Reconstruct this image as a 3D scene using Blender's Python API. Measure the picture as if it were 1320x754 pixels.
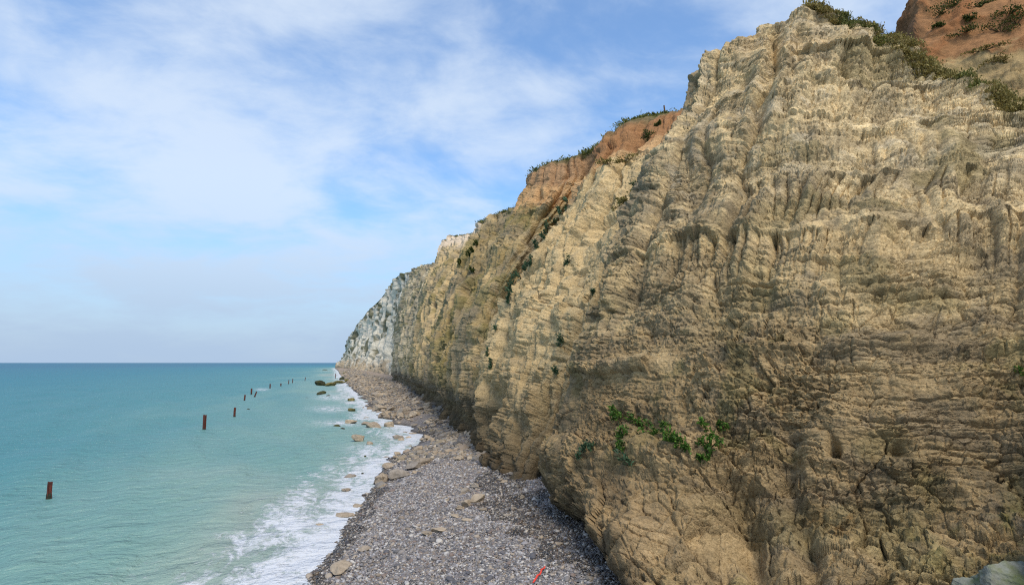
import bpy, bmesh, math, random
import numpy as np
from mathutils import Vector

# ------------------------------------------------------------------ camera, sky, sun, exposure
SC = bpy.context.scene
COL = SC.collection
for o in list(bpy.data.objects):
    bpy.data.objects.remove(o)

FPX, CAMH = 760.0, 9.0                    # focal length in photo pixels, eye height above the sea
PITCH = math.atan(90.5 / FPX)
YAW = -math.radians(16.726)               # +Y runs along the coast
cam = bpy.data.cameras.new('camera')
cam.sensor_width = 36.0
cam.lens = FPX / 1320 * 36.0
cam.clip_start = 0.1
cam.clip_end = 90000
camo = bpy.data.objects.new('camera', cam)
COL.objects.link(camo)
camo.location = (0, 0, CAMH)
camo.rotation_euler = (math.pi / 2 + PITCH, 0, YAW)
SC.camera = camo

SUN_EL, SUN_AZ = math.radians(54), math.radians(172)     # azimuth clockwise from +Y
world = bpy.data.worlds.new('World')
SC.world = world
world.use_nodes = True


SKY_A, SKY_B = (1.0, 0.2, 0.0), (0.0, 0.4, 3.0)


def build_world():
    nt = world.node_tree
    N, L = nt.nodes, nt.links
    N.clear()
    out = N.new('ShaderNodeOutputWorld')
    sky = N.new('ShaderNodeTexSky')
    sky.sky_type = 'NISHITA'
    sky.sun_disc = False
    sky.sun_elevation = SUN_EL
    sky.sun_rotation = SUN_AZ
    sky.air_density = 1.0
    sky.dust_density = 0.6
    sky.ozone_density = 3.0
    bg = N.new('ShaderNodeBackground')
    bg.inputs[1].default_value = 0.15
    hs = N.new('ShaderNodeHueSaturation')
    hs.inputs['Saturation'].default_value = 1.3
    hs.inputs['Value'].default_value = 1.0
    L.new(sky.outputs[0], hs.inputs['Color'])
    L.new(hs.outputs[0], bg.inputs[0])
    tc = N.new('ShaderNodeTexCoord')
    sep = N.new('ShaderNodeSeparateXYZ')
    L.new(tc.outputs['Generated'], sep.inputs[0])

    def m(op, a, b=None, clamp=False):
        n = N.new('ShaderNodeMath')
        n.operation = op
        n.use_clamp = clamp
        for i, q in enumerate((a, b)):
            if q is None:
                continue
            if isinstance(q, (int, float)):
                n.inputs[i].default_value = q
            else:
                L.new(q, n.inputs[i])
        return n.outputs[0]
    zz = m('MAXIMUM', sep.outputs[2], 0.0)
    den = m('ADD', zz, 0.26)
    px = m('DIVIDE', sep.outputs[0], den)
    py = m('DIVIDE', sep.outputs[1], den)
    comb = N.new('ShaderNodeCombineXYZ')
    L.new(px, comb.inputs[0])
    L.new(py, comb.inputs[1])

    def noise(scale, detail, rough, loc, sc=(1, 1, 1), dist=0.0):
        mp = N.new('ShaderNodeMapping')
        mp.inputs['Location'].default_value = loc
        mp.inputs['Scale'].default_value = sc
        mp.inputs['Rotation'].default_value = (0, 0, math.radians(20))
        L.new(comb.outputs[0], mp.inputs[0])
        n = N.new('ShaderNodeTexNoise')
        n.inputs['Scale'].default_value = scale
        n.inputs['Detail'].default_value = detail
        n.inputs['Roughness'].default_value = rough
        n.inputs['Distortion'].default_value = dist
        L.new(mp.outputs[0], n.inputs[0])
        return n.outputs[0]
    big = noise(0.8, 3, 0.5, SKY_A, (1.0, 1.0, 1), 0.4)
    mid = noise(2.6, 9, 0.56, SKY_B, (1.0, 1.15, 1), 0.35)
    fine = noise(8.0, 8, 0.6, (1.3, 2.2, 7.0), (1.0, 1.3, 1), 0.4)
    s = m('ADD', m('ADD', m('MULTIPLY', big, 0.62), m('MULTIPLY', mid, 0.40)), m('MULTIPLY', fine, 0.12))
    r = N.new('ShaderNodeMapRange')
    r.interpolation_type = 'SMOOTHSTEP'
    L.new(s, r.inputs[0])
    r.inputs[1].default_value = 0.45
    r.inputs[2].default_value = 0.65
    r.inputs[3].default_value = 0.19
    r.inputs[4].default_value = 0.82
    mixb = N.new('ShaderNodeMixShader')
    cl = N.new('ShaderNodeBackground')
    cl.inputs[0].default_value = (0.51, 0.58, 0.67, 1)
    cl.inputs[1].default_value = 1.0
    L.new(r.outputs[0], mixb.inputs[0])
    L.new(bg.outputs[0], mixb.inputs[1])
    L.new(cl.outputs[0], mixb.inputs[2])
    # pale haze low on the horizon
    hz = N.new('ShaderNodeMapRange')
    hz.interpolation_type = 'SMOOTHSTEP'
    L.new(sep.outputs[2], hz.inputs[0])
    hz.inputs[1].default_value = 0.0
    hz.inputs[2].default_value = 0.30
    hz.inputs[3].default_value = 0.92
    hz.inputs[4].default_value = 0.0
    hb = N.new('ShaderNodeBackground')
    hb.inputs[0].default_value = (0.272, 0.368, 0.505, 1)
    hb.inputs[1].default_value = 1.0
    mix2 = N.new('ShaderNodeMixShader')
    L.new(hz.outputs[0], mix2.inputs[0])
    L.new(mixb.outputs[0], mix2.inputs[1])
    L.new(hb.outputs[0], mix2.inputs[2])
    L.new(mix2.outputs[0], out.inputs[0])


build_world()
sun = bpy.data.lights.new('sun', 'SUN')
sun.energy = 2.3
sun.angle = math.radians(28)
sun.color = (1.0, 0.89, 0.73)
suno = bpy.data.objects.new('sun', sun)
COL.objects.link(suno)
sd = Vector((math.sin(SUN_AZ) * math.cos(SUN_EL), math.cos(SUN_AZ) * math.cos(SUN_EL), math.sin(SUN_EL)))
suno.rotation_euler = sd.to_track_quat('Z', 'Y').to_euler()
suno.location = (0, 0, 80)
SC.view_settings.view_transform = 'Standard'
SC.view_settings.look = 'None'
SC.view_settings.exposure = 0.58
SC.view_settings.gamma = 1.0
SC.render.engine = 'CYCLES'
SC.cycles.max_bounces = 5
SC.cycles.use_denoising = False
SC.cycles.filter_width = 1.15

# ------------------------------------------------------------------ photo pixel -> world helpers
_cp, _sp = math.cos(PITCH), math.sin(PITCH)
_F = np.array([0, _cp, _sp])
_U = np.array([0, -_sp, _cp])
_c, _s = math.cos(YAW), math.sin(YAW)
_M = np.array([[_c, -_s, 0], [_s, _c, 0], [0, 0, 1.0]])
EYE = np.array([0, 0, CAMH])


def ray(u, v):
    return _M @ (_F + np.array([(u - 660) / FPX, 0, 0]) + (377 - v) / FPX * _U)


def at_y(u, v, y):
    d = ray(u, v)
    return EYE + d / d[1] * y


def ground(u, v, z=0.0):
    d = ray(u, v)
    return EYE + d * ((z - CAMH) / d[2])


def project(P):
    q = (np.asarray(P) - EYE) @ _M            # rows: M^T p
    dep = q @ _F
    dep = np.where(dep < 0.1, 0.1, dep)
    return np.stack([660 + FPX * q[..., 0] / dep, 377 - FPX * (q @ _U) / dep], -1), dep


# ------------------------------------------------------------------ numpy noise
def _hash(ix, iy, iz, seed=0):
    with np.errstate(over='ignore'):
        ix, iy, iz = (a.view(np.uint32) if a.dtype == np.int32 else a.astype(np.uint32) for a in (np.asarray(ix), np.asarray(iy), np.asarray(iz)))
        h = (ix * np.uint32(374761393) + iy * np.uint32(668265263)
             + iz * np.uint32(2147483647) + np.uint32((seed * 974634233 + 12345) & 0xffffffff))
        h = (h ^ (h >> np.uint32(13))) * np.uint32(1274126177)
        h = (h ^ (h >> np.uint32(16))) * np.uint32(2246822519)
        return h ^ (h >> np.uint32(15))


def _rnd(h):
    return (h & np.uint32(0xffffff)).astype(np.float32) / np.float32(16777216.0)


_G = np.array([[1, 1, 0], [-1, 1, 0], [1, -1, 0], [-1, -1, 0], [1, 0, 1], [-1, 0, 1], [1, 0, -1], [-1, 0, -1],
               [0, 1, 1], [0, -1, 1], [0, 1, -1], [0, -1, -1], [1, 1, 0], [-1, 1, 0], [0, -1, 1], [0, -1, -1]], np.float32)


_GX, _GY, _GZ = (np.ascontiguousarray(_G[:, i]) for i in range(3))


def perlin(x, y, z, seed=0):
    x, y, z = (np.asarray(a, np.float32) for a in np.broadcast_arrays(x, y, z))
    xi, yi, zi = np.floor(x), np.floor(y), np.floor(z)
    fx, fy, fz = x - xi, y - yi, z - zi
    xi, yi, zi = xi.astype(np.int32), yi.astype(np.int32), zi.astype(np.int32)
    w = lambda t: t * t * t * (t * (t * 6 - 15) + 10)
    u, v, q = w(fx), w(fy), w(fz)
    uu, vv, qq = (1 - u, u), (1 - v, v), (1 - q, q)
    r = None
    for a in (0, 1):
        for b in (0, 1):
            for c in (0, 1):
                g = _hash(xi + a, yi + b, zi + c, seed) & np.uint32(15)
                d = _GX.take(g) * (fx - a) + _GY.take(g) * (fy - b) + _GZ.take(g) * (fz - c)
                d *= uu[a]
                d *= vv[b]
                d *= qq[c]
                r = d if r is None else r + d
    return r


def fbm(x, y, z, octs=4, gain=0.5, lac=2.03, seed=0):
    r, a, f = 0, 1.0, 1.0
    for i in range(octs):
        r = r + a * perlin(x * f, y * f, z * f, seed + i * 17)
        a *= gain
        f *= lac
    return r


def worley(x, y, z, seed=0):
    """F1, F2, a random value of the nearest cell and a height of that cell's own tilted facet."""
    x, y, z = (np.asarray(a, np.float32) for a in np.broadcast_arrays(x, y, z))
    xi, yi, zi = (np.floor(a).astype(np.int32) for a in (x, y, z))
    f1 = np.full(x.shape, 9.0, np.float32)
    f2 = f1.copy()
    cid = np.zeros(x.shape, np.float32)
    tilt = cid.copy()
    for a in (-1, 0, 1):
        for b in (-1, 0, 1):
            for c in (-1, 0, 1):
                h = _hash(xi + a, yi + b, zi + c, seed)
                h2 = _hash(xi + a, yi + b, zi + c, seed + 91)
                px = xi + a + _rnd(h)
                py = yi + b + _rnd(h >> np.uint32(5))
                pz = zi + c + _rnd(h2)
                d = np.sqrt((px - x) ** 2 + (py - y) ** 2 + (pz - z) ** 2)
                n = d < f1
                f2 = np.where(n, f1, np.minimum(f2, d))
                cid = np.where(n, _rnd(h2 >> np.uint32(7)), cid)
                tl = (_rnd(h >> np.uint32(3)) - .5) * (x - px) + (_rnd(h2 >> np.uint32(4)) - .5) * (y - py) + (_rnd(h >> np.uint32(8)) * 255 % 1 - .3) * (z - pz)
                tilt = np.where(n, tl, tilt)
                f1 = np.where(n, d, f1)
    return f1, f2, cid, tilt


def sstep(a, b, x):
    t = np.clip((x - a) / (b - a), 0, 1)
    return t * t * (3 - 2 * t)


def lerp(a, b, t):
    return a + (b - a) * t


def mixc(C, col, w):
    return C + (np.array(col, np.float32) - C) * np.clip(w, 0, 1)[..., None]


# ------------------------------------------------------------------ mesh helpers
def tag(o, label=None, cat=None, group=None, kind=None):
    for k, v in (('label', label), ('category', cat), ('group', group), ('kind', kind)):
        if v:
            o[k] = v
    return o


def new_obj(name, data, parent=None):
    o = bpy.data.objects.new(name, data)
    COL.objects.link(o)
    if parent:
        o.parent = parent
    return o


def empty(name, loc=(0, 0, 0)):
    o = new_obj(name, None)
    o.location = loc
    o.empty_display_size = 0.2
    return o


def raw_mesh(name, V, faces_flat, nper, mat=None, smooth=True, attrs=None):
    me = bpy.data.meshes.new(name)
    V = np.ascontiguousarray(V, np.float32).reshape(-1, 3)
    F = np.ascontiguousarray(faces_flat, np.int32).reshape(-1)
    nf = len(F) // nper
    me.vertices.add(len(V))
    me.vertices.foreach_set('co', V.ravel())
    me.loops.add(len(F))
    me.loops.foreach_set('vertex_index', F)
    me.polygons.add(nf)
    me.polygons.foreach_set('loop_start', np.arange(0, nf * nper, nper, dtype=np.int32))
    me.polygons.foreach_set('use_smooth', np.full(nf, smooth, dtype=bool))
    for k, a in (attrs or {}).items():
        a = np.ascontiguousarray(a, np.float32)
        if a.ndim > 1 and a.shape[-1] == 3:
            a = np.concatenate([a.reshape(-1, 3), np.ones((a.reshape(-1, 3).shape[0], 1), np.float32)], 1)
            at = me.attributes.new(k, 'FLOAT_COLOR', 'POINT')
            at.data.foreach_set('color', a.ravel())
        else:
            at = me.attributes.new(k, 'FLOAT', 'POINT')
            at.data.foreach_set('value', a.ravel())
    if mat:
        me.materials.append(mat)
    me.update()
    me.validate()
    return me


def grid_faces(nu, nv, flip=False):
    i = np.arange(nu * nv, dtype=np.int32).reshape(nu, nv)
    q = np.stack([i[:-1, :-1], i[1:, :-1], i[1:, 1:], i[:-1, 1:]], -1)
    if flip:
        q = q[..., ::-1]
    return q.reshape(-1)


def catmull(P, n_per):
    """P (n,...) ; n_per samples for each segment; returns samples along axis 0."""
    n = len(P)
    out = []
    for i in range(n - 1):
        p0, p1, p2, p3 = P[max(i - 1, 0)], P[i], P[i + 1], P[min(i + 2, n - 1)]
        m1, m2 = (p2 - p0) * 0.42, (p3 - p1) * 0.42
        k = n_per[i]
        t = (np.arange(k + (i == n - 2)) / k).reshape((-1,) + (1,) * (P.ndim - 1))
        out.append((2 * t ** 3 - 3 * t ** 2 + 1) * p1 + (t ** 3 - 2 * t ** 2 + t) * m1
                   + (-2 * t ** 3 + 3 * t ** 2) * p2 + (t ** 3 - t ** 2) * m2)
    return np.concatenate(out)


def px_len(P):
    """pixel size of steps along axis 0, a robust maximum over the rest"""
    uv, dep = project(P)
    uv = np.clip(uv, [-30, -30], [1350, 785])
    d = np.linalg.norm(np.diff(uv, axis=0), axis=-1)
    return np.percentile(d.reshape(d.shape[0], -1), 72, axis=1)


def sheet(cols, step, maxn=900, minn=4):
    """columns of points (toe -> crest) to a dense grid whose cells come out about step px"""
    P = np.array(cols, float)                          # (nc, K, 3)
    nu = [int(np.clip(math.ceil(l / step), minn, 300)) for l in px_len(P)]
    Q = catmull(P, nu)
    upar = np.concatenate([[k + j / n for j in range(n)] for k, n in enumerate(nu)] + [[len(nu)]])
    Qt = np.swapaxes(Q, 0, 1)
    nv = [int(np.clip(math.ceil(l / step), minn, 300)) for l in px_len(Qt)]
    R = catmull(Qt, nv)
    vpar = np.concatenate([[k + j / n for j in range(n)] for k, n in enumerate(nv)] + [[len(nv)]])
    return np.swapaxes(R, 0, 1), vpar, upar[:, None] + 0 * R[:, :, 0].T      # (nu, nv, 3)


def normals(P):
    du = np.gradient(P, axis=0)
    dv = np.gradient(P, axis=1)
    n = np.cross(du, dv)
    n /= np.linalg.norm(n, axis=-1, keepdims=True) + 1e-9
    return n


def smooth2(A, k):
    for _ in range(k):
        B = A.copy()
        B[1:-1] = (A[:-2] + A[1:-1] * 2 + A[2:]) / 4
        C = B.copy()
        C[:, 1:-1] = (B[:, :-2] + B[:, 1:-1] * 2 + B[:, 2:]) / 4
        A = C
    return A


def box2(A, r):
    """box filter of radius r cells, edges clamped"""
    for ax in (0, 1):
        B = np.moveaxis(A, ax, 0)
        n = B.shape[0]
        c = np.concatenate([np.zeros((1,) + B.shape[1:]), np.cumsum(B, 0, dtype=np.float64)])
        hi, lo = np.minimum(np.arange(n) + r + 1, n), np.maximum(np.arange(n) - r, 0)
        A = np.moveaxis((c[hi] - c[lo]) / (hi - lo)[:, None], 0, ax)
    return A


# ------------------------------------------------------------------ materials
def mat_new(name):
    m = bpy.data.materials.new(name)
    m.use_nodes = True
    nt = m.node_tree
    nt.nodes.clear()
    out = nt.nodes.new('ShaderNodeOutputMaterial')
    b = nt.nodes.new('ShaderNodeBsdfPrincipled')
    nt.links.new(b.outputs[0], out.inputs[0])
    return m, nt, b


def n_noise(nt, scale, detail=4, rough=0.55, vec=None, dist=0.0):
    n = nt.nodes.new('ShaderNodeTexNoise')
    n.inputs['Scale'].default_value = scale
    n.inputs['Detail'].default_value = detail
    n.inputs['Roughness'].default_value = rough
    n.inputs['Distortion'].default_value = dist
    if vec is not None:
        nt.links.new(vec, n.inputs['Vector'])
    return n


def n_map(nt, vec, scale=(1, 1, 1), loc=(0, 0, 0)):
    mp = nt.nodes.new('ShaderNodeMapping')
    mp.inputs['Scale'].default_value = scale
    mp.inputs['Location'].default_value = loc
    nt.links.new(vec, mp.inputs[0])
    return mp.outputs[0]


def n_range(nt, val, a, b, c, d, smooth=False):
    r = nt.nodes.new('ShaderNodeMapRange')
    if smooth:
        r.interpolation_type = 'SMOOTHSTEP'
    nt.links.new(val, r.inputs[0])
    for i, x in enumerate((a, b, c, d)):
        r.inputs[i + 1].default_value = x
    return r.outputs[0]


def n_mix(nt, fac, a, b, mode='MIX'):
    m = nt.nodes.new('ShaderNodeMix')
    m.data_type = 'RGBA'
    m.blend_type = mode
    for q, i in ((fac, 0), (a, 6), (b, 7)):
        if isinstance(q, (int, float)):
            m.inputs[i].default_value = q
        elif isinstance(q, tuple):
            m.inputs[i].default_value = q + (1,) * (4 - len(q))
        else:
            nt.links.new(q, m.inputs[i])
    return m.outputs[2]


def n_math(nt, op, a, b=None, clamp=False):
    n = nt.nodes.new('ShaderNodeMath')
    n.operation = op
    n.use_clamp = clamp
    for i, q in enumerate((a, b)):
        if q is None:
            continue
        if isinstance(q, (int, float)):
            n.inputs[i].default_value = q
        else:
            nt.links.new(q, n.inputs[i])
    return n.outputs[0]


def n_bump(nt, h, strength, dist, normal=None):
    b = nt.nodes.new('ShaderNodeBump')
    b.inputs['Strength'].default_value = strength
    b.inputs['Distance'].default_value = dist
    nt.links.new(h, b.inputs['Height'])
    if normal is not None:
        nt.links.new(normal, b.inputs['Normal'])
    return b.outputs[0]


def n_attr(nt, name, out='Color'):
    a = nt.nodes.new('ShaderNodeAttribute')
    a.attribute_name = name
    return a.outputs[out]


def n_pos(nt):
    return nt.nodes.new('ShaderNodeNewGeometry').outputs['Position']


def cliff_material(name, sc=1.0, bump=0.06):
    m, nt, b = mat_new(name)
    pos = n_pos(nt)
    col = n_attr(nt, 'Col')
    # beds a little lighter / darker, flecks and streaks
    beds = n_noise(nt, 1.0, 5, 0.6, n_map(nt, pos, (0.5 * sc, 0.5 * sc, 3.2 * sc)), 0.4).outputs[0]
    fl = n_noise(nt, 2.6 * sc, 8, 0.68, pos, 0.2).outputs[0]
    grit = n_noise(nt, 14 * sc, 6, 0.7, pos).outputs[0]
    c = n_mix(nt, 1.0, n_mix(nt, 1.0, col, (1.02, .985, .915), 'MULTIPLY'), n_mix(nt, n_range(nt, beds, 0.3, 0.7, 0, 1), (0.80, 0.80, 0.80), (1.16, 1.15, 1.13)), 'MULTIPLY')
    c = n_mix(nt, 1.0, c, n_mix(nt, n_range(nt, fl, 0.28, 0.72, 0, 1), (0.82, 0.81, 0.79), (1.16, 1.16, 1.16)), 'MULTIPLY')
    c = n_mix(nt, 1.0, c, n_mix(nt, n_range(nt, grit, 0.34, 0.66, 0, 1), (0.70, 0.69, 0.67), (1.28, 1.28, 1.28)), 'MULTIPLY')
    nt.links.new(c, b.inputs['Base Color'])
    b.inputs['Roughness'].default_value = 0.93
    b.inputs['Specular IOR Level'].default_value = 0.15
    h1 = n_noise(nt, 5.0 * sc, 9, 0.68, n_map(nt, pos, (1, 1, 1.7)), 0.4).outputs[0]
    vo = nt.nodes.new('ShaderNodeTexVoronoi')
    vo.feature = 'DISTANCE_TO_EDGE'
    vo.inputs['Scale'].default_value = 2.2 * sc
    wv = nt.nodes.new('ShaderNodeVectorMath')
    wv.operation = 'ADD'
    nz = n_noise(nt, 2.0 * sc, 3, 0.6, pos)
    nt.links.new(nz.outputs['Color'], wv.inputs[0])
    nt.links.new(n_map(nt, pos, (1, 1, 1.8)), wv.inputs[1])
    nt.links.new(wv.outputs[0], vo.inputs['Vector'])
    cr = n_range(nt, vo.outputs['Distance'], 0.0, 0.06, 0, 1)
    nb = n_bump(nt, h1, 0.9, 1.6 * bump / sc)
    nb = n_bump(nt, cr, 0.5, 0.5 * bump / sc, nb)
    nt.links.new(nb, b.inputs['Normal'])
    return m


def rock_material(name, c1, c2, c3=None, moss=None):
    m, nt, b = mat_new(name)
    oi = nt.nodes.new('ShaderNodeObjectInfo')
    pos = n_pos(nt)
    tint = n_mix(nt, oi.outputs['Random'], c1, c2)
    n1 = n_noise(nt, 3.0, 7, 0.65, pos).outputs[0]
    n2 = n_noise(nt, 17.0, 5, 0.7, pos).outputs[0]
    c = n_mix(nt, 1.0, tint, n_mix(nt, n_range(nt, n1, 0.3, 0.7, 0, 1), (0.68, 0.66, 0.62), (1.22, 1.22, 1.22)), 'MULTIPLY')
    c = n_mix(nt, 1.0, c, n_mix(nt, n_range(nt, n2, 0.25, 0.75, 0, 1), (0.8, 0.8, 0.8), (1.15, 1.15, 1.15)), 'MULTIPLY')
    if moss:
        n3 = n_noise(nt, 1.6, 6, 0.6, pos).outputs[0]
        c = n_mix(nt, n_range(nt, n3, 0.42, 0.58, 0, 1), c, moss)
    nt.links.new(c, b.inputs['Base Color'])
    b.inputs['Roughness'].default_value = 0.85
    b.inputs['Specular IOR Level'].default_value = 0.25
    nb = n_bump(nt, n_noise(nt, 6, 8, 0.7, pos).outputs[0], 0.6, 0.05)
    nt.links.new(nb, b.inputs['Normal'])
    return m


def leaf_material(name, dark, light, rough=0.6):
    m, nt, b = mat_new(name)
    t = n_attr(nt, 'tone', 'Fac')
    c = n_mix(nt, t, dark, light)
    nt.links.new(c, b.inputs['Base Color'])
    b.inputs['Roughness'].default_value = rough
    b.inputs['Specular IOR Level'].default_value = 0.25
    tr = nt.nodes.new('ShaderNodeBsdfTranslucent')
    nt.links.new(c, tr.inputs[0])
    mx = nt.nodes.new('ShaderNodeMixShader')
    mx.inputs[0].default_value = 0.25
    nt.links.new(b.outputs[0], mx.inputs[1])
    nt.links.new(tr.outputs[0], mx.inputs[2])
    nt.links.new(mx.outputs[0], [n for n in nt.nodes if n.type == 'OUTPUT_MATERIAL'][0].inputs[0])
    return m


# stone and soil colours
CHALK = (0.58, 0.475, 0.295)
CREAM = (0.56, 0.45, 0.27)
BUFF = (0.47, 0.37, 0.215)
CLAY = (0.275, 0.205, 0.115)
GREY = (0.17, 0.145, 0.11)
DARK = (0.10, 0.085, 0.062)
ORANGE = (0.30, 0.165, 0.082)
TAN = (0.50, 0.33, 0.18)
MOSS = (0.15, 0.145, 0.05)
WHITE = (0.62, 0.57, 0.46)

SURF = []                                     # (name, displaced points) kept for placing plants


# ------------------------------------------------------------------ bedding: layers with joints, as displacement
def bedding(s, q, seed, tmin=0.35, tmax=1.1, amp=0.22, joint=1.6, groove=0.12):
    rng = np.random.default_rng(seed)
    NL = 4000
    th = rng.uniform(tmin, tmax, NL) * np.where(rng.random(NL) < 0.25, 0.5, 1.0)
    edge = np.concatenate([[0], np.cumsum(th)]) - 20.0
    k = np.clip(np.searchsorted(edge, q) - 1, 0, NL - 2)
    lo, hi = edge[k], edge[k + 1]
    t = (q - lo) / (hi - lo)
    pro = rng.uniform(-1, 1, NL)
    pro[1::2] += 0.3
    w = rng.uniform(0.6, 1.6, NL) * joint
    off = rng.uniform(0, 50, NL)
    sc = s / w[k] + off[k]
    ci = np.floor(sc)
    ft = sc - ci
    cr = _rnd(_hash(ci.astype(np.int64) & 0xffff, k, k * 0, seed))
    d_edge = np.minimum(t, 1 - t) * (hi - lo)
    d_side = np.minimum(ft, 1 - ft) * w[k]
    rounding = np.clip(d_edge / (0.16 * (hi - lo)), 0, 1) ** 0.6
    r2 = np.clip(d_side / (0.12 * w[k]), 0, 1) ** 0.6
    cr3 = _rnd(_hash(ci.astype(np.int64) & 0xffff, k, k * 0 + 5, seed + 3))
    d = amp * (0.6 * pro[k] + 0.8 * (cr - 0.5))
    d = d + amp * (1.3 * (cr3 - .5) * (ft - .5) + (.9 * cr - .2) * (t - .5))
    d = d + amp * 0.55 * (rounding - 1) + amp * 0.40 * (r2 - 1)
    d = d - groove * np.exp(-(d_edge / 0.05) ** 2) - 0.7 * groove * np.exp(-(d_side / 0.06) ** 2)
    return d, cr, k


def strike(P):
    mid = P[:, P.shape[1] // 2, :2]
    s = np.concatenate([[0], np.cumsum(np.linalg.norm(np.diff(mid, axis=0), axis=1))])
    return np.repeat(s[:, None], P.shape[1], 1)


def blob(uv, u, v, ru, rv=None):
    rv = rv or ru
    return np.exp(-(((uv[..., 0] - u) / ru) ** 2 + ((uv[..., 1] - v) / rv) ** 2))


def along(uv, pts):
    """distance in photo px from a polyline drawn on the undisplaced face (places a ledge or a crack)"""
    d = np.full(uv.shape[:-1], 1e9)
    for (a, b) in zip(pts[:-1], pts[1:]):
        a, b = np.array(a, float), np.array(b, float)
        ab = b - a
        t = np.clip(((uv - a) @ ab) / (ab @ ab), 0, 1)
        d = np.minimum(d, np.linalg.norm(uv - (a + t[..., None] * ab), axis=-1))
    return d


# ------------------------------------------------------------------ A: the near buttress
def colA(pts, back=None):
    P = [at_y(*p) if len(p) == 3 and not isinstance(p[0], str) else np.array(p[1:], float) for p in pts]
    toe = P[0].copy()
    P = [np.array([toe[0] + 0.3, toe[1] + 0.1, -1.5])] + P
    top = P[-1]
    b1 = top + np.array(back if back is not None else (3.0, 2.0, -1.2))
    b2 = b1 + np.array((6.0, 4.0, -9.0))
    return P + [b1, b2]


W = 'w'
A_cols = [
    colA([(W, 34, -8, 1.5), (W, 35, -7.5, 5), (W, 37, -7, 8), (W, 39, -6, 11), (W, 41, -5, 13), (W, 43, -4, 15), (W, 45, -3, 16), (W, 47, -2, 17)]),
    colA([(W, 23.5, 4, 1.5), (W, 25, 4.3, 5), (W, 27, 4.8, 8), (W, 29, 5.5, 11), (W, 31, 6.5, 13.2), (W, 33, 8, 15), (W, 35.5, 9, 16), (W, 38, 10.5, 17)]),
    colA([(1440, 770, 8.9), (1440, 650, 9.8), (1440, 550, 10.7), (1440, 467, 11.4), (1435, 390, 12.6), (1430, 310, 14.2), (1425, 250, 15.8), (1420, 190, 17.6)]),
    colA([(1320, 780, 10.6), (1320, 650, 12.0), (1320, 560, 12.8), (1320, 467, 13.6), (1320, 370, 15.0), (1320, 280, 17.2), (1320, 200, 19.6), (1320, 138, 21.6)]),
    colA([(1190, 780, 12.0), (1195, 660, 13.4), (1200, 560, 14.2), (1205, 467, 15.0), (1215, 360, 16.7), (1225, 250, 19.6), (1230, 160, 22.6), (1232, 103, 24.6)]),
    colA([(1085, 785, 12.8), (1090, 670, 14.6), (1095, 570, 15.4), (1100, 467, 16.2), (1110, 350, 18.2), (1122, 230, 21.8), (1132, 120, 25.8), (1138, 52, 28.0)]),
    colA([(985, 800, 13.4), (985, 690, 15.6), (990, 580, 17.3), (1000, 467, 18.3), (1015, 340, 20.6), (1035, 215, 24.2), (1048, 95, 28.2), (1056, 14, 30.0)]),
    colA([(900, 810, 14.2), (900, 690, 16.9), (905, 585, 18.6), (918, 467, 20.6), (940, 330, 23.2), (965, 200, 26.6), (988, 95, 29.8), (1003, 30, 31.2)]),
    colA([(838, 800, 16.0), (838, 700, 17.6), (842, 590, 20.4), (860, 467, 22.6), (880, 330, 25.2), (910, 210, 28.2), (935, 115, 30.6), (950, 52, 32.0)], (4, 3, -2)),
    colA([(785, 757, 17.8), (782, 680, 19.6), (795, 580, 22.6), (808, 467, 24.6), (832, 330, 27.0), (868, 215, 29.6), (900, 130, 31.6), (928, 66, 32.8)], (4, 3, -2)),
    colA([(722, 683, 24.0), (726, 628, 24.8), (744, 545, 26.2), (764, 467, 27.2), (797, 330, 28.8), (846, 222, 30.6), (888, 146, 32.2), (915, 82, 33.6)], (5, 3, -2.5)),
    colA([(691, 652, 28.4), (694, 612, 28.8), (715, 540, 29.6), (745, 465, 30.2), (784, 340, 31.4), (838, 228, 32.8), (880, 152, 34.0), (903, 100, 35.2)], (6, 2, -3)),
    # back flank, out of sight in the ravine
    colA([(W, 14.5, 32, 1.8), (W, 15.8, 33, 6), (W, 17.6, 34, 10), (W, 20.5, 35, 14), (W, 24, 36, 19), (W, 28, 37, 24), (W, 32, 38, 28), (W, 35, 39, 31)], (4, 3, 0)),
    colA([(W, 24, 34, 1.8), (W, 25, 35, 6), (W, 27, 36, 10), (W, 30, 37, 14), (W, 34, 38, 19), (W, 38, 39, 24), (W, 42, 40, 28), (W, 45, 41, 31)], (4, 3, 0)),
]


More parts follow.
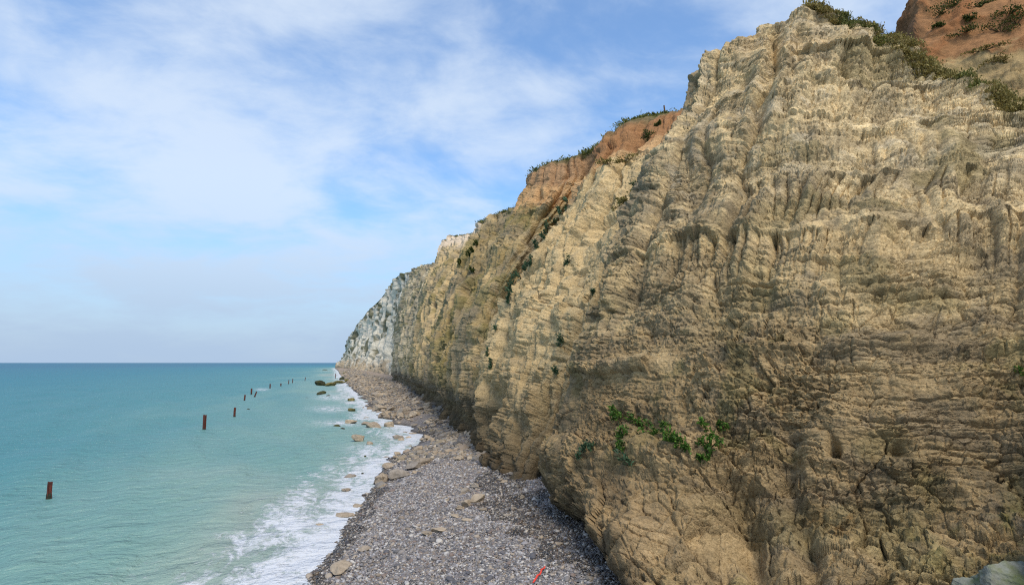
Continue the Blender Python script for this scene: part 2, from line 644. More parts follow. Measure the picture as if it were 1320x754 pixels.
def build_A():
    P, vp, up_ = sheet(A_cols, 1.3, minn=8)
    n = normals(P)
    if np.mean(n[..., 0]) > 0:
        n = -n
    n = smooth2(n, 20)
    n /= np.linalg.norm(n, axis=-1, keepdims=True)
    uv, dep = project(P)
    x, y, z = (np.ascontiguousarray(P[..., i], np.float32) for i in range(3))
    s = strike(P).astype(np.float32)
    u, v = uv[..., 0], uv[..., 1]
    crest = np.clip((vp - 8.3) / 0.9, 0, 1)[None, :] * np.ones_like(z)      # fades out behind the skyline
    big = fbm(x * .16, y * .16, z * .16, 3, seed=5)
    med = fbm(x * .55, y * .55, z * .55, 4, seed=9)
    # where which kind of weathering rules (world heights and position along the face)
    upper = sstep(9.5, 13.0, z + 1.5 * big)
    lower = 1 - sstep(6.0, 8.6, z + 1.2 * big)
    left = sstep(5.2, 8.4, up_)                                    # towards the seaward edge
    # large undulation
    d = 0.9 * big * sstep(1, 6, z) + 0.18 * med
    fin = fbm(x * 1.3, y * 1.3, z * 1.3, 3, .55, seed=43)
    wob = 0.45 * fbm(x * .2, y * .2, z * .2, 2, seed=21)
    q = z + 0.45 * fbm(s * .12, z * .1, 0 * z, 3, seed=41) + 0.10 * med + 0.02 * s
    # bedding, broken by joints, coarse to fine
    bd, cr, k = bedding(s + 0.35 * med + .15 * fin, q + .10 * fin, 3, 0.5, 1.3, 0.25, 2.1, 0.12)
    bd2, cr2, k2 = bedding(s + 0.3 * med + .2 * fin + 7, q + 0.13 + .08 * fin, 8, 0.16, 0.5, 0.14, 1.5, 0.08)
    bd3, cr3, k3 = bedding(s + .2 * fin + 3, q + .07 * fin, 9, 0.06, 0.18, 0.055, 1.3, 0.035)
    # hard beds stand out as ragged ledges with a sharp under-edge
    ql = q + .16 * (cr2 - .5) + .16 * (cr - .5) + .12 * fin + .15 * med
    ph = (ql - 9.15) / 3.35
    fr = (ph - np.floor(ph)) * 3.35
    lam = _rnd(_hash(np.floor(ph).astype(np.int32), np.int32(3), np.int32(9), 5))
    lm = np.clip(.42 + 1.7 * perlin(s * .16, np.floor(ph) * 3.7, 0 * z, 53), 0.12, 1.25)
    d = d + lm * (.35 + .5 * lam) * .42 * np.exp(-fr / .6) * sstep(0, .10, fr) * (1 - lower)
    softz = sstep(.35, 1.3, fr)
    # ribs and grooves running down the softer beds
    fl = perlin(s * .42 + wob, z * .055, 0.3 + 0 * z, 31)
    fl2 = perlin(s * 1.05 + 1.6 * wob, z * .10 + np.floor(ph) * 1.3, 4.3 + 0 * z, 32)
    fl3 = perlin(s * 2.1 + 2.0 * wob, z * .22, 8.3 + 0 * z, 33)
    fmask = np.clip(0.5 + 1.4 * perlin(x * .12, y * .12, z * .16, 77), 0.15, 1)
    rib = 1.25 * np.abs(fl) - .4 * np.clip(1 - np.abs(fl) * 7, 0, 1)
    rib2 = 1.2 * np.abs(fl2) - .32 * np.clip(1 - np.abs(fl2) * 6, 0, 1)
    rib3 = .5 * np.abs(fl3) - .15 * np.clip(1 - np.abs(fl3) * 8, 0, 1)
    d = d + upper * lerp(.4, 1.0, left) * (rib - .5) + (rib2 - .45) * fmask * (.25 + .75 * softz) * lerp(.15, 1, upper) * lerp(.55, 1, left)
    d = d + (rib3 - .15) * fmask * softz * upper
    bmask = np.clip(0.5 + 1.3 * perlin(x * .22, y * .22, z * .5, 55), 0.15, 1)
    b2mask = np.clip(0.55 + 1.5 * perlin(x * .35, y * .35, z * .8, 58), 0.12, 1)
    up = np.clip(upper + 0.35 * (1 - lower), 0, 1)
    d = d + bd * bmask * lerp(0.35, 1.0, up) * (1 - .35 * left * upper) + bd2 * b2mask * lerp(.3 + .6 * (1 - left), 1.0, up)
    d = d + bd3 * np.clip(.6 + 1.4 * perlin(x * .5, y * .5, z * .9, 59), .15, 1) * lerp(.25 + .6 * (1 - left), 1, up)
    # knobs and pillows on the seaward upper part
    f1, f2, cid, _t = worley(x * .95 + .5 * med, y * .95, z * .62 + .4 * med, 61)
    knob = (1 - np.clip(f1 / .75, 0, 1) ** 2) * (0.45 + 0.55 * cid)
    kmask = left * upper * np.clip(0.55 + 1.3 * perlin(x * .18, y * .18, z * .22, 66), 0, 1)
    d = d + (0.42 * (knob - .4) + .35 * _t) * kmask
    # lower face: heavy cracked rock with sloping joints
    qa = z * .8 + 0.42 * s + 0.9 * fbm(x * .25, y * .25, z * .25, 3, seed=71)
    bl, crl, kl = bedding(s * .8 - z * .5 + .5 * med, qa, 13, 0.35, 1.1, 0.30, 1.7, 0.16)
    g1, g2, gid, gt = worley(x * .55 + .35 * med, y * .55 + .3 * big, z * .75 - .3 * s * .3, 81)
    slab = 0.55 * (gid - .5) - 0.28 * np.exp(-((g2 - g1) / .05) ** 2)
    d = d + lower * (bl * .4 * np.clip(.5 + 1.2 * perlin(x * .2, y * .2, z * .2, 83), .1, 1) + 0.42 * slab + .5 * gt)
    # keep the drawn outline: take out most of the broad drift of the weathering
    d = d - .85 * box2(d, 45)
    # features of this face
    ledge = along(uv, [(745, 478), (840, 472), (920, 462), (1000, 450), (1080, 447), (1160, 440), (1240, 452), (1330, 455)])
    d = d + 0.42 * np.exp(-(ledge / 11) ** 2) * (0.5 + 1.0 * np.clip(cr, 0, 1))
    # clay apron and plant shelf, bulge, hollows
    d = d + 0.75 * blob(uv, 850, 590, 85, 26) - 0.25 * blob(uv, 840, 545, 80, 20)
    d = d + 0.9 * blob(uv, 800, 690, 48, 60) + 0.5 * blob(uv, 890, 660, 40, 40)
    crack = along(uv, [(935, 600), (955, 650), (968, 700), (985, 770)])
    d = d - .95 * np.exp(-(crack / 20) ** 2) * sstep(585, 640, v)
    d = d - .6 * blob(uv, 930, 725, 26, 30)
    c2 = along(uv, [(1020, 570), (1012, 620), (1040, 690), (1060, 770)])
    d = d - 0.55 * np.exp(-(c2 / 14) ** 2)
    d = d - 0.75 * blob(uv, 1075, 579, 7, 8) - 0.55 * blob(uv, 1159, 578, 12, 9) - 0.35 * blob(uv, 1078, 655, 30, 36)
    d = d + 0.15 * blob(uv, 1170, 440, 28, 12)
    for (a, b_, r) in ((832, 420, 9), (966, 105, 9), (1110, 200, 8)):
        d = d - 0.3 * blob(uv, a, b_, r)
    # pillow ribs below the summit
    pil = 0
    for (pu, w_) in ((976, 12), (1006, 13), (1036, 15), (1069, 18), (1102, 15)):
        pil = pil + np.exp(-((u - (pu - (v - 100) * 0.22)) / w_) ** 2)
    d = d + (1.1 * pil - .5) * sstep(25, 60, v) * (1 - sstep(140, 215, v)) * np.exp(-((u - 1035 + (v - 100) * .2) / 88) ** 6)
    # undercut foot
    d = d - 1.7 * (1 - sstep(1.4, 4.2, z + .6 * med)) * sstep(8.3, 9.4, up_)
    # broken facets, coarse to fine, with calmer stretches between
    calm = np.clip(.62 + 1.5 * perlin(x * .17 + 5, y * .17, z * .2, 89), .25, 1.05) * (1 - .55 * np.clip(blob(uv, 845, 690, 75, 62) + blob(uv, 770, 520, 60, 50), 0, 1))
    h1, h2, hid, ht = worley(x * .85 + .2 * med, y * .85, z * 1.25 + .25 * big, 85)
    hm = np.clip(.55 + 1.5 * perlin(x * .2, y * .2, z * .25, 86), 0.1, 1)
    d = d + hm * calm * (0.22 * (hid - .5) + .44 * ht) * lerp(.85, .45, upper)
    d = d - .10 * np.exp(-((h2 - h1) / .045) ** 2) * hm
    e1, e2, eid, et = worley(x * 1.9 + .5 * fin, y * 1.9 + .5 * fin, z * 2.6 + .5 * fin, 87)
    em = np.clip(.6 + 1.4 * perlin(x * .4, y * .4, z * .5, 88), 0.1, 1) * lerp(1, .5, upper)
    d = d + em * calm * (.15 * (eid - .5) + .34 * et - .08 * np.exp(-((e2 - e1) / .05) ** 2))
    # grain
    d = d + 0.06 * fbm(x * 2.1, y * 2.1, z * 3.2, 4, .55, seed=91)
    r1, r2, rid, rt = worley(x * 4.2, y * 4.2, z * 6.5 + .3 * med, 95)
    d = d + lerp(1, .6, upper) * (0.09 * (rid - .5) + .24 * rt) * np.clip(.55 + 1.6 * perlin(x * .3, y * .3, z * .3, 97), 0.1, 1)
    d = d * (1 - crest) * (1 - .8 * sstep(10.2, 11.0, up_) * sstep(18, 24, z)) * (1 - .75 * sstep(10.8, 11.4, up_))
    d = d * (1 - .6 * blob(uv, 742, 535, 40, 55))
    fade_in = sstep(-1.5, 0.5, z)
    D = P + n * (d * fade_in)[..., None]
    # colours of the stone itself
    t = fbm(x * .22, y * .22, z * .3, 4, seed=101)
    t2 = fbm(x * .8, y * .8, z * 1.1, 4, .6, seed=103)
    st = fbm(s * .9 + wob, z * .09, 0 * z, 4, .6, seed=107)
    C = np.ones(P.shape, np.float32) * np.array(BUFF, np.float32)
    C = mixc(C, CHALK, sstep(12.5, 19, z + 3.0 * t + 1.2 * t2) * 0.85)
    C = mixc(C, (0.33, 0.27, 0.17), sstep(0.02, .35, st) * .7)
    C = mixc(C, CLAY, (1 - sstep(7.5, 12, z + 2.5 * t)) * .75)
    C = mixc(C, (0.325, .25, .145), sstep(.0, .35, t2) * (1 - upper) * .7)
    C = mixc(C, GREY, sstep(.08, .36, fbm(x * .3, y * .3, z * .55, 4, .6, seed=111)) * .48 * (1 - .45 * sstep(17, 23, z)))
    # grey rain-washed seaward side
    C = mixc(C, (0.245, 0.20, 0.13), left * sstep(8, 12, z) * np.clip(.55 + 1.4 * t2, 0, .85) * (1 - .6 * sstep(22, 27, z)))
    C = mixc(C, (.15, .13, .10), sstep(9.6, 10.9, up_) * sstep(9, 13, z) * .6)  # ravine edge: its shade painted in along with wet grey
    C = mixc(C, (0.25, .21, .11), sstep(.1, .4, fbm(x * .25 + 9, y * .25, z * .3, 3, seed=115)) * .6 * (1 - left))
    C = mixc(C, MOSS, sstep(.22, .5, fbm(x * .35 + 3, y * .35, z * .4, 4, .6, seed=118)) * .35 * (1 - sstep(9, 14, z)))
    C = mixc(C, MOSS, np.clip(blob(uv, 1270, 690, 80, 45) * (.4 + 2 * t2), 0, .8))
    C = mixc(C, (0.42, .30, .15), np.clip(blob(uv, 1000, 60, 70, 22) * (.5 + 1.5 * t2), 0, .6))       # ochre cap
    C = mixc(C, (.36, .265, .15), np.clip(blob(uv, 830, 690, 70, 80) + blob(uv, 770, 640, 30, 40), 0, 1) * .75)
    C = mixc(C, (.235, .175, .10), np.clip(blob(uv, 770, 540, 60, 50), 0, 1) * .7)                      # wet clay smear
    C = mixc(C, (.27, .15, .05), np.clip(blob(uv, 1080, 655, 28, 34) * (.3 + 2.2 * t2), 0, .8))        # iron stain
    C = mixc(C, DARK, sstep(.25, .5, fbm(x * .5, y * .5, z * .9, 4, .6, seed=121)) * lower * .5)
    C = mixc(C, (.10, .078, .05), (1 - sstep(2.2, 5.0, z + 1.2 * t2)) * .75 * sstep(8.0, 9.2, up_))  # brown foot, deepened with painted undercut shade
    C = mixc(C, (.06, .052, .04), (1 - sstep(1.5, 3.2, z + .8 * t2)) * .8 * sstep(7.5, 8.6, up_))  # shade under the overhang, painted into the foot
    C = mixc(C, WHITE, sstep(.22, .42, cr * .3 + t2 * .5) * sstep(15, 21, z) * .3)
    C = C * (1 - np.array([.13, .13, .13], np.float32) * (1 - sstep(6.5, 11.5, z + 1.6 * t))[..., None])      # damp marl
    tone = (.86 + .28 * _rnd(_hash(k2, k2 * 0, k2 * 0, 131))) * (.88 + .24 * cr2) * (.93 + .14 * cr3) * (.9 + .2 * hid)
    C = C * lerp(1.0, tone, .85)[..., None]
    me = raw_mesh('cliff_buttress', D, grid_faces(*P.shape[:2], flip=True), 4, cliff_material('marl_rock'), False, {'Col': C})
    o = new_obj('cliff_buttress', me)
    tag(o, kind='structure')
    SURF.append(('A', D, n, vp, up_))
    return o


build_A()


# ------------------------------------------------------------------ B: the long wall beyond, with its spurs and ravines
def colB(pts, back=(8.0, 2.0, 0.5)):
    P = [at_y(*p) if len(p) == 3 and not isinstance(p[0], str) else np.array(p[1:], float) for p in pts]
    toe = P[0]
    P = [np.array([toe[0] + 0.2, toe[1], -1.5])] + P
    b1 = P[-1] + np.array(back)
    b2 = b1 + np.array((60.0, 8.0, 3.0))
    return P + [b1, b2]


B_cols = [
    colB([(W, 17, 30, 2), (W, 19, 31, 8), (W, 21, 33, 13), (W, 24, 35, 19), (W, 28, 38, 25), (W, 33, 42, 30), (W, 40, 47, 36)]),
    colB([(W, 12.5, 34, 2), (W, 15.2, 35.5, 8), (W, 18.0, 37.5, 14), (W, 21.5, 40, 20), (W, 26, 43.5, 26), (W, 31, 49, 32), (885, 143, 56)]),
    colB([(662, 612, 36.4), (703, 480, 38.6), (742, 370, 41.2), (783, 285, 44.5), (818, 218, 48.2), (836, 185, 51.0), (852, 146, 57)]),
    colB([(642, 597, 41.0), (668, 475, 43.4), (700, 375, 46.0), (740, 285, 48.6), (782, 218, 51.2), (800, 196, 53.4), (806, 158, 59)]),
    colB([(620, 575, 49.0), (630, 470, 50.0), (654, 392, 51.2), (694, 328, 52.4), (738, 268, 53.4), (766, 212, 54.6), (778, 186, 60)]),
    # ravine behind the spur
    colB([(611, 563, 55.0), (628, 470, 58.0), (662, 392, 62.0), (705, 328, 64.5), (748, 268, 66.0), (768, 222, 67.0), (766, 192, 68)]),
    colB([(603, 553, 62.0), (606, 470, 63.0), (628, 395, 64.6), (658, 332, 66.0), (700, 270, 67.0), (722, 236, 68.0), (728, 206, 70)]),
    colB([(592, 545, 69.0), (588, 470, 70.0), (606, 400, 71.0), (634, 340, 72.0), (664, 282, 73.0), (682, 240, 73.5), (690, 221, 74)]),
    colB([(581, 537, 78.0), (582, 470, 82.0), (606, 402, 87.0), (638, 342, 90.0), (668, 290, 92.0), (682, 266, 93), (682, 258, 94)]),
    colB([(566, 527, 92.0), (560, 468, 94.0), (570, 410, 97.0), (584, 362, 100.0), (600, 322, 103), (615, 295, 105), (622, 285, 108)]),
    colB([(553, 518, 108), (556, 468, 113), (570, 415, 120), (587, 368, 126), (606, 330, 130), (620, 304, 134), (626, 297, 136)]),
    colB([(538, 509, 134), (532, 466, 137), (538, 415, 141), (545, 378, 146), (557, 345, 151), (569, 322, 156), (576, 310, 160)]),
    colB([(525, 501, 165), (527, 466, 172), (537, 418, 182), (547, 382, 190), (561, 352, 198), (572, 338, 203), (576, 334, 208)]),
    colB([(513, 494, 205), (512, 465, 210), (516, 425, 218), (522, 392, 226), (530, 366, 234), (537, 350, 240), (543, 344, 246)]),
    colB([(507, 490, 240), (509, 462, 246), (511, 440, 252), (512, 412, 260), (521, 385, 268), (531, 358, 276), (535, 347, 284)]),
    colB([(W, 40, 300, 3), (W, 42, 300, 14), (W, 44, 300, 24), (W, 47, 300, 34), (W, 51, 300, 44), (W, 55, 300, 52), (W, 60, 300, 58)]),
]


def build_B():
    P, vp, up_ = sheet(B_cols, 1.35, minn=8)
    n = normals(P)
    if np.mean(n[..., 0]) > 0:
        n = -n
    n = smooth2(n, 12)
    n /= np.linalg.norm(n, axis=-1, keepdims=True)
    uv, dep = project(P)
    x, y, z = (np.ascontiguousarray(P[..., i], np.float32) for i in range(3))
    u, v = uv[..., 0], uv[..., 1]
    s = strike(P).astype(np.float32)
    top = sstep(6.75, 7.1, vp)[None, :] * np.ones_like(z)
    sc = np.clip(dep / 55.0, 1, 3.0)
    big = fbm(x * .11, y * .11, z * .11, 3, seed=205)
    med = fbm(x * .4, y * .4, z * .4, 4, seed=209)
    wob = .5 * fbm(x * .25, y * .25, z * .25, 3, seed=221)
    fl = perlin(s * .28 + wob, z * .04, 0 * z + .3, 231)
    fl2 = perlin(s * .62 + wob, z * .06, 0 * z + 2.3, 232)
    d = 0.9 * big + .2 * med
    fl3 = perlin(s * 1.4 + 2 * wob, z * .12, 0 * z + 5.3, 233)
    d = d + (1.7 * np.abs(fl) - .5 - .5 * np.clip(1 - np.abs(fl) * 6, 0, 1)) + (1.3 * np.abs(fl2) - .35 - .3 * np.clip(1 - np.abs(fl2) * 6, 0, 1)) + (.6 * np.abs(fl3) - .15) * (dep < 90)
    q = z + .3 * fbm(s * .08, z * .1, 0 * z, 3, seed=241) + .08 * med
    bd, cr, k = bedding(s + .3 * med, q, 203, .5, 1.4, .16, 2.4, .09)
    bd2, cr2, k2 = bedding(s + .3 * med, q + .2, 208, .2, .5, .09, 1.4, .05)
    d = d + bd * np.clip(.55 + 1.2 * perlin(x * .15, y * .15, z * .3, 255), .1, 1) + bd2 * np.clip(.5 + 1.4 * perlin(x * .22, y * .22, z * .4, 258), .05, 1)
    g1, g2, gid, gt = worley(x * .8, y * .8, z * 1.0, 261)
    d = d + (.40 * (gid - .5) + .7 * gt) * np.clip(.4 + 1.3 * perlin(x * .2, y * .2, z * .2, 263), 0, 1)
    d = d + .12 * fbm(x * 1.6, y * 1.6, z * 2.4, 3, .55, seed=291)
    vv = vp[None, :] + 0 * z
    soil = sstep(5.55, 5.85, vv + .18 * med)            # the smooth loam above the chalk
    earth = sstep(3.0, 9.0, -np.abs(s - 0) * 0 + 6.0 * (y < 90) * (y > 40))
    d = d - .85 * box2(d, 40)
    d = d * (1 - .5 * soil * (y < 100)) * (1 - top)
    # notch in the foot
    d = d - 1.1 * np.exp(-((z - 3.2 - .4 * med) / 1.1) ** 2) * sstep(45, 60, y)
    D = P + n * (d * sstep(-1.5, .5, z))[..., None]
    t = fbm(x * .16, y * .16, z * .2, 4, seed=301)
    t2 = fbm(x * .6, y * .6, z * .8, 4, .6, seed=303)
    st = fbm(s * .5 + wob, z * .05, 0 * z, 4, .6, seed=307)
    C = np.ones(P.shape, np.float32) * np.array(BUFF, np.float32)
    spur = sstep(34, 40, y) * (1 - sstep(52, 56, y))
    C = mixc(C, CREAM, spur * sstep(7, 12, z + 3 * t) * .95)
    C = mixc(C, CLAY, (1 - sstep(4, 8.5, z + 2.5 * t)) * .75)
    C = mixc(C, (.30, .235, .115), sstep(55, 60, y) * (1 - sstep(105, 125, y)) * np.clip(.5 + 1.2 * t, 0, .9))
    C = mixc(C, CHALK, sstep(105, 150, y) * np.clip(.55 + 1.2 * st, 0, .95))
    C = mixc(C, (.47, .45, .38), sstep(140, 200, y) * .6)
    C = mixc(C, (.30, .25, .15), sstep(.05, .35, st) * .65 * (1 - .6 * spur))
    C = mixc(C, (.21, .185, .14), sstep(.12, .4, t2) * .5 * (1 - .5 * spur))
    C = mixc(C, (.21, .19, .15), sstep(.05, .35, fbm(x * .14 + 5, y * .14, z * .14, 3, seed=309)) * .6 * (1 - spur))
    C = mixc(C, MOSS, sstep(.15, .42, fbm(x * .2 + 3, y * .2, z * .16, 4, .6, seed=318)) * .5 * sstep(56, 62, y))
    # loam: tan cliff band, then orange brown
    near = 1 - sstep(78, 84, y)
    C = mixc(C, TAN, sstep(5.0, 5.25, vv + .2 * t2) * near * sstep(53.5, 56, y + .0 * z) * .92)
    C = mixc(C, TAN, sstep(5.3, 5.5, vv + .12 * t2) * near * .9)
    C = mixc(C, ORANGE, sstep(5.75, 6.1, vv + .15 * t2) * near * (1 - sstep(60, 64, y)))
    C = mixc(C, (.33, .21, .13), sstep(5.75, 6.1, vv + .15 * t2) * near * sstep(62, 67, y) * .75)
    C = mixc(C, (.66, .58, .50), sstep(5.4, 6.2, vv + .3 * t2) * sstep(100, 110, y) * (1 - sstep(175, 190, y)) * .8)
    C = mixc(C, (.17, .14, .08), sstep(6.6, 6.85, vv))
    C = mixc(C, (.11, .125, .035), sstep(6.85, 7.0, vv))
    # foot: grey marl and iron-brown bands, then painted undercut shade
    C = mixc(C, (.13, .12, .105), np.exp(-((z - 4.6 - .5 * t2) / 1.3) ** 2) * .75 * sstep(40, 60, y))
    C = mixc(C, (.27, .165, .07), np.exp(-((z - 2.2) / .8) ** 2) * np.clip(.3 + 2 * t2, 0, .8))
    C = mixc(C, (.15, .125, .085), (1 - sstep(3.0, 7.0, z + 1.5 * t2)) * .6)  # grey-brown foot with the shading of the toe painted in
    C = mixc(C, (.075, .062, .045), (1 - sstep(1.8, 3.6, z + .8 * t2)) * .75)  # darkest at the base: notch shadow put into the colour
    me = raw_mesh('cliff_wall', D, grid_faces(*P.shape[:2], flip=True), 4, cliff_material('chalk_wall', .75, .09), False, {'Col': C})
    o = new_obj('cliff_wall', me)
    tag(o, kind='structure')
    SURF.append(('B', D, n, vp))
    return D, vp


B_D, B_vp = build_B()


# ------------------------------------------------------------------ C: the far headland
C_cols = [
    colB([(W, 34, 262, 3), (W, 38, 265, 14), (W, 41, 270, 24), (W, 44, 278, 34), (W, 48, 290, 46), (W, 52, 305, 56), (W, 58, 320, 64)]),
    colB([(506, 487, 300), (510, 462, 312), (515, 440, 322), (521, 415, 332), (528, 388, 345), (534, 362, 360), (541, 345, 385)]),
    colB([(488, 482, 385), (494, 463, 405), (502, 440, 420), (510, 415, 432), (517, 390, 445), (523, 367, 455), (529, 351, 470)]),
    colB([(470, 478, 500), (478, 462, 525), (487, 440, 540), (494, 420, 552), (501, 398, 565), (507, 375, 575), (510, 359, 590)]),
    colB([(457, 475, 640), (464, 462, 665), (470, 447, 680), (476, 430, 692), (482, 412, 704), (487, 396, 715), (490, 386, 730)]),
    colB([(448, 473, 760), (453, 462, 785), (458, 452, 800), (462, 438, 812), (466, 424, 824), (470, 410, 835), (473, 403, 850)]),
    colB([(441, 471.6, 900), (446, 464, 925), (450, 456, 935), (452, 448, 945), (452.5, 441, 952), (453, 434, 958), (456, 428, 965)]),
    colB([(434, 470.4, 1050), (439, 467, 1080), (444, 461, 1100), (447, 455, 1110), (449, 448, 1120), (451, 443, 1130), (453, 438, 1140)]),
    colB([(W, 60, 1200, 3), (W, 70, 1205, 14), (W, 80, 1210, 24), (W, 90, 1215, 34), (W, 100, 1220, 40), (W, 110, 1225, 46), (W, 120, 1230, 50)]),
]


def build_C():
    P, vp, up_ = sheet(C_cols, 0.9, minn=10)
    n = normals(P)
    if np.mean(n[..., 0]) > 0:
        n = -n
    n = smooth2(n, 6)
    n /= np.linalg.norm(n, axis=-1, keepdims=True)
    x, y, z = (np.ascontiguousarray(P[..., i], np.float32) for i in range(3))
    s = strike(P).astype(np.float32)
    vv = vp[None, :] + 0 * z
    big = fbm(x * .03, y * .03, z * .03, 4, .55, seed=405)
    med = fbm(x * .12, y * .06, z * .12, 4, .6, seed=409)
    diag = perlin(s * .035 - z * .045 + big, z * .02, 0 * z, 411)
    d = 5.0 * big + .9 * med - 5.0 * np.clip(1 - np.abs(diag) * 4, 0, 1) ** 1.5
    d = d * (1 - sstep(6.8, 7.1, vv)) * sstep(.2, 2.5, vv)
    D = P + n * d[..., None]
    C = np.ones(P.shape, np.float32) * np.array((.66, .64, .57), np.float32)
    C = mixc(C, WHITE, sstep(.0, .3, med) * .25)
    t = fbm(s * .03 - z * .05, z * .03, y * .004, 4, .6, seed=421)
    C = mixc(C, (.12, .125, .075), sstep(.10, .24, t + .25 * (vv - 4.2) * .12) * sstep(1.4, 2.4, vv) * .92)
    C = mixc(C, (.40, .31, .20), (1 - sstep(1.2, 2.2, vv + med)) * .85)
    C = mixc(C, (.12, .13, .05), sstep(6.7, 6.95, vv))
    me = raw_mesh('cliff_headland', D, grid_faces(*P.shape[:2], flip=True), 4, cliff_material('headland_chalk', .25, .12), True, {'Col': C})
    o = new_obj('cliff_headland', me)
    tag(o, kind='structure')
    SURF.append(('C', D, n, vp))


build_C()

# ------------------------------------------------------------------ D: loam slope behind the buttress
D_cols = [
    colB([(W, 62, 2, 8), (W, 63, 3, 14), (W, 65, 4, 20), (W, 67, 5, 25), (W, 69, 6, 30), (W, 71, 7, 35), (W, 73, 8, 40)]),
    colB([(1420, 330, 27), (1420, 240, 28), (1415, 170, 29.5), (1415, 110, 31), (1415, 50, 33), (1410, -10, 35), (1410, -70, 37)]),
    colB([(1320, 280, 32), (1320, 210, 33), (1318, 145, 34.5), (1316, 90, 36), (1314, 40, 38), (1312, -15, 40), (1310, -70, 42)]),
    colB([(1250, 250, 37), (1250, 190, 38), (1248, 130, 39), (1246, 80, 40.5), (1244, 36, 42), (1242, -14, 44), (1240, -60, 46)]),
    colB([(1195, 230, 41), (1193, 170, 42), (1190, 110, 43), (1188, 70, 44), (1190, 36, 45), (1196, -4, 46.5), (1204, -50, 48)]),
    colB([(1172, 220, 45), (1170, 160, 45.6), (1169, 105, 46.2), (1168, 66, 46.8), (1173, 36, 47.5), (1182, 2, 48.5), (1192, -45, 50)]),
    colB([(W, 60, 52, 8), (W, 61, 52.5, 14), (W, 62, 53, 20), (W, 63, 53.5, 27), (W, 64, 54, 33), (W, 65, 54.5, 39), (W, 66, 55, 45)]),
]


def build_D():
    P, vp, up_ = sheet(D_cols, 2.6, minn=6)
    n = normals(P)
    if np.mean(n[..., 0]) > 0:
        n = -n
    n = smooth2(n, 8)
    n /= np.linalg.norm(n, axis=-1, keepdims=True)
    uv, _ = project(P)
    x, y, z = (np.ascontiguousarray(P[..., i], np.float32) for i in range(3))
    s = strike(P).astype(np.float32)
    v = uv[..., 1]
    big = fbm(x * .15, y * .15, z * .15, 3, seed=505)
    med = fbm(x * .5, y * .5, z * .5, 4, seed=509)
    soil = sstep(38.5, 40.5, z + 1.2 * big)
    bd, cr, k = bedding(s + .3 * med, z + .3 * big, 503, .3, .9, .3, 1.2, .14)
    d = .8 * big + .35 * med + bd * (1 - soil) * np.clip(.6 + perlin(x * .2, y * .2, z * .3, 55), .1, 1) + .1 * fbm(x * 2, y * 2, z * 2, 3, seed=511)
    d = d + .5 * np.clip(med, 0, 1) * soil
    D = P + n * d[..., None]
    t2 = fbm(x * .5, y * .5, z * .7, 4, .6, seed=521)
    C = np.ones(P.shape, np.float32) * np.array((.36, .275, .145), np.float32)
    C = mixc(C, CLAY, sstep(.05, .35, t2) * .6)
    C = mixc(C, ORANGE, sstep(38.5, 40.5, z + 2.0 * t2))
    C = mixc(C, (.26, .11, .045), sstep(.1, .4, med) * soil * .6)
    C = mixc(C, (.16, .09, .05), np.clip(blob(uv, 1172, 45, 14, 40), 0, 1) * .8)
    me = raw_mesh('cliff_slope', D, grid_faces(*P.shape[:2], flip=True), 4, cliff_material('loam_slope', .9, .07), True, {'Col': C})
    o = new_obj('cliff_slope', me)
    tag(o, kind='structure')
    SURF.append(('D', D, n, vp))


build_D()

# ------------------------------------------------------------------ shore line, beach and sea
SH_Y = np.array([-60, 0, 14, 26.6, 33.5, 42.3, 50.8, 58, 66, 75, 86, 100, 125, 222, 413, 700, 900, 1040, 1300, 2500, 60000])
SH_X = np.array([-7, -4.5, -2.6, -.6, .7, 2.6, 4.0, 5.6, 9.2, 11.0, 9.6, 8.6, 8.2, 6.2, 5.3, 5.0, 3.0, 2.0, 60, 400, 20000])


def shore(y):
    y = np.asarray(y, float)
    return np.interp(y, SH_Y, SH_X) + (0.5 + 1.3 * sstep(45, 60, y)) * perlin(y * .16, 0 * y, 0 * y, 601) + (.3 + .6 * sstep(45, 60, y)) * perlin(y * .6, 0 * y + 3, 0 * y, 602)


def beach_z(x, y):
    d = np.asarray(x, float) - shore(y)
    up = 2.3 * (1 - np.exp(-np.clip(d, 0, None) / 7.0)) + 0.03 * np.clip(d - 8, 0, 30)
    dn = 0.14 * np.clip(d, -60, 0)
    und = 0.14 * perlin(x * .25, y * .25, 0 * d, 611) + .05 * perlin(x * .9, y * .9, 0 * d, 612)
    return np.where(d > 0, up, dn) + und * sstep(0.0, 2.5, d) + .02


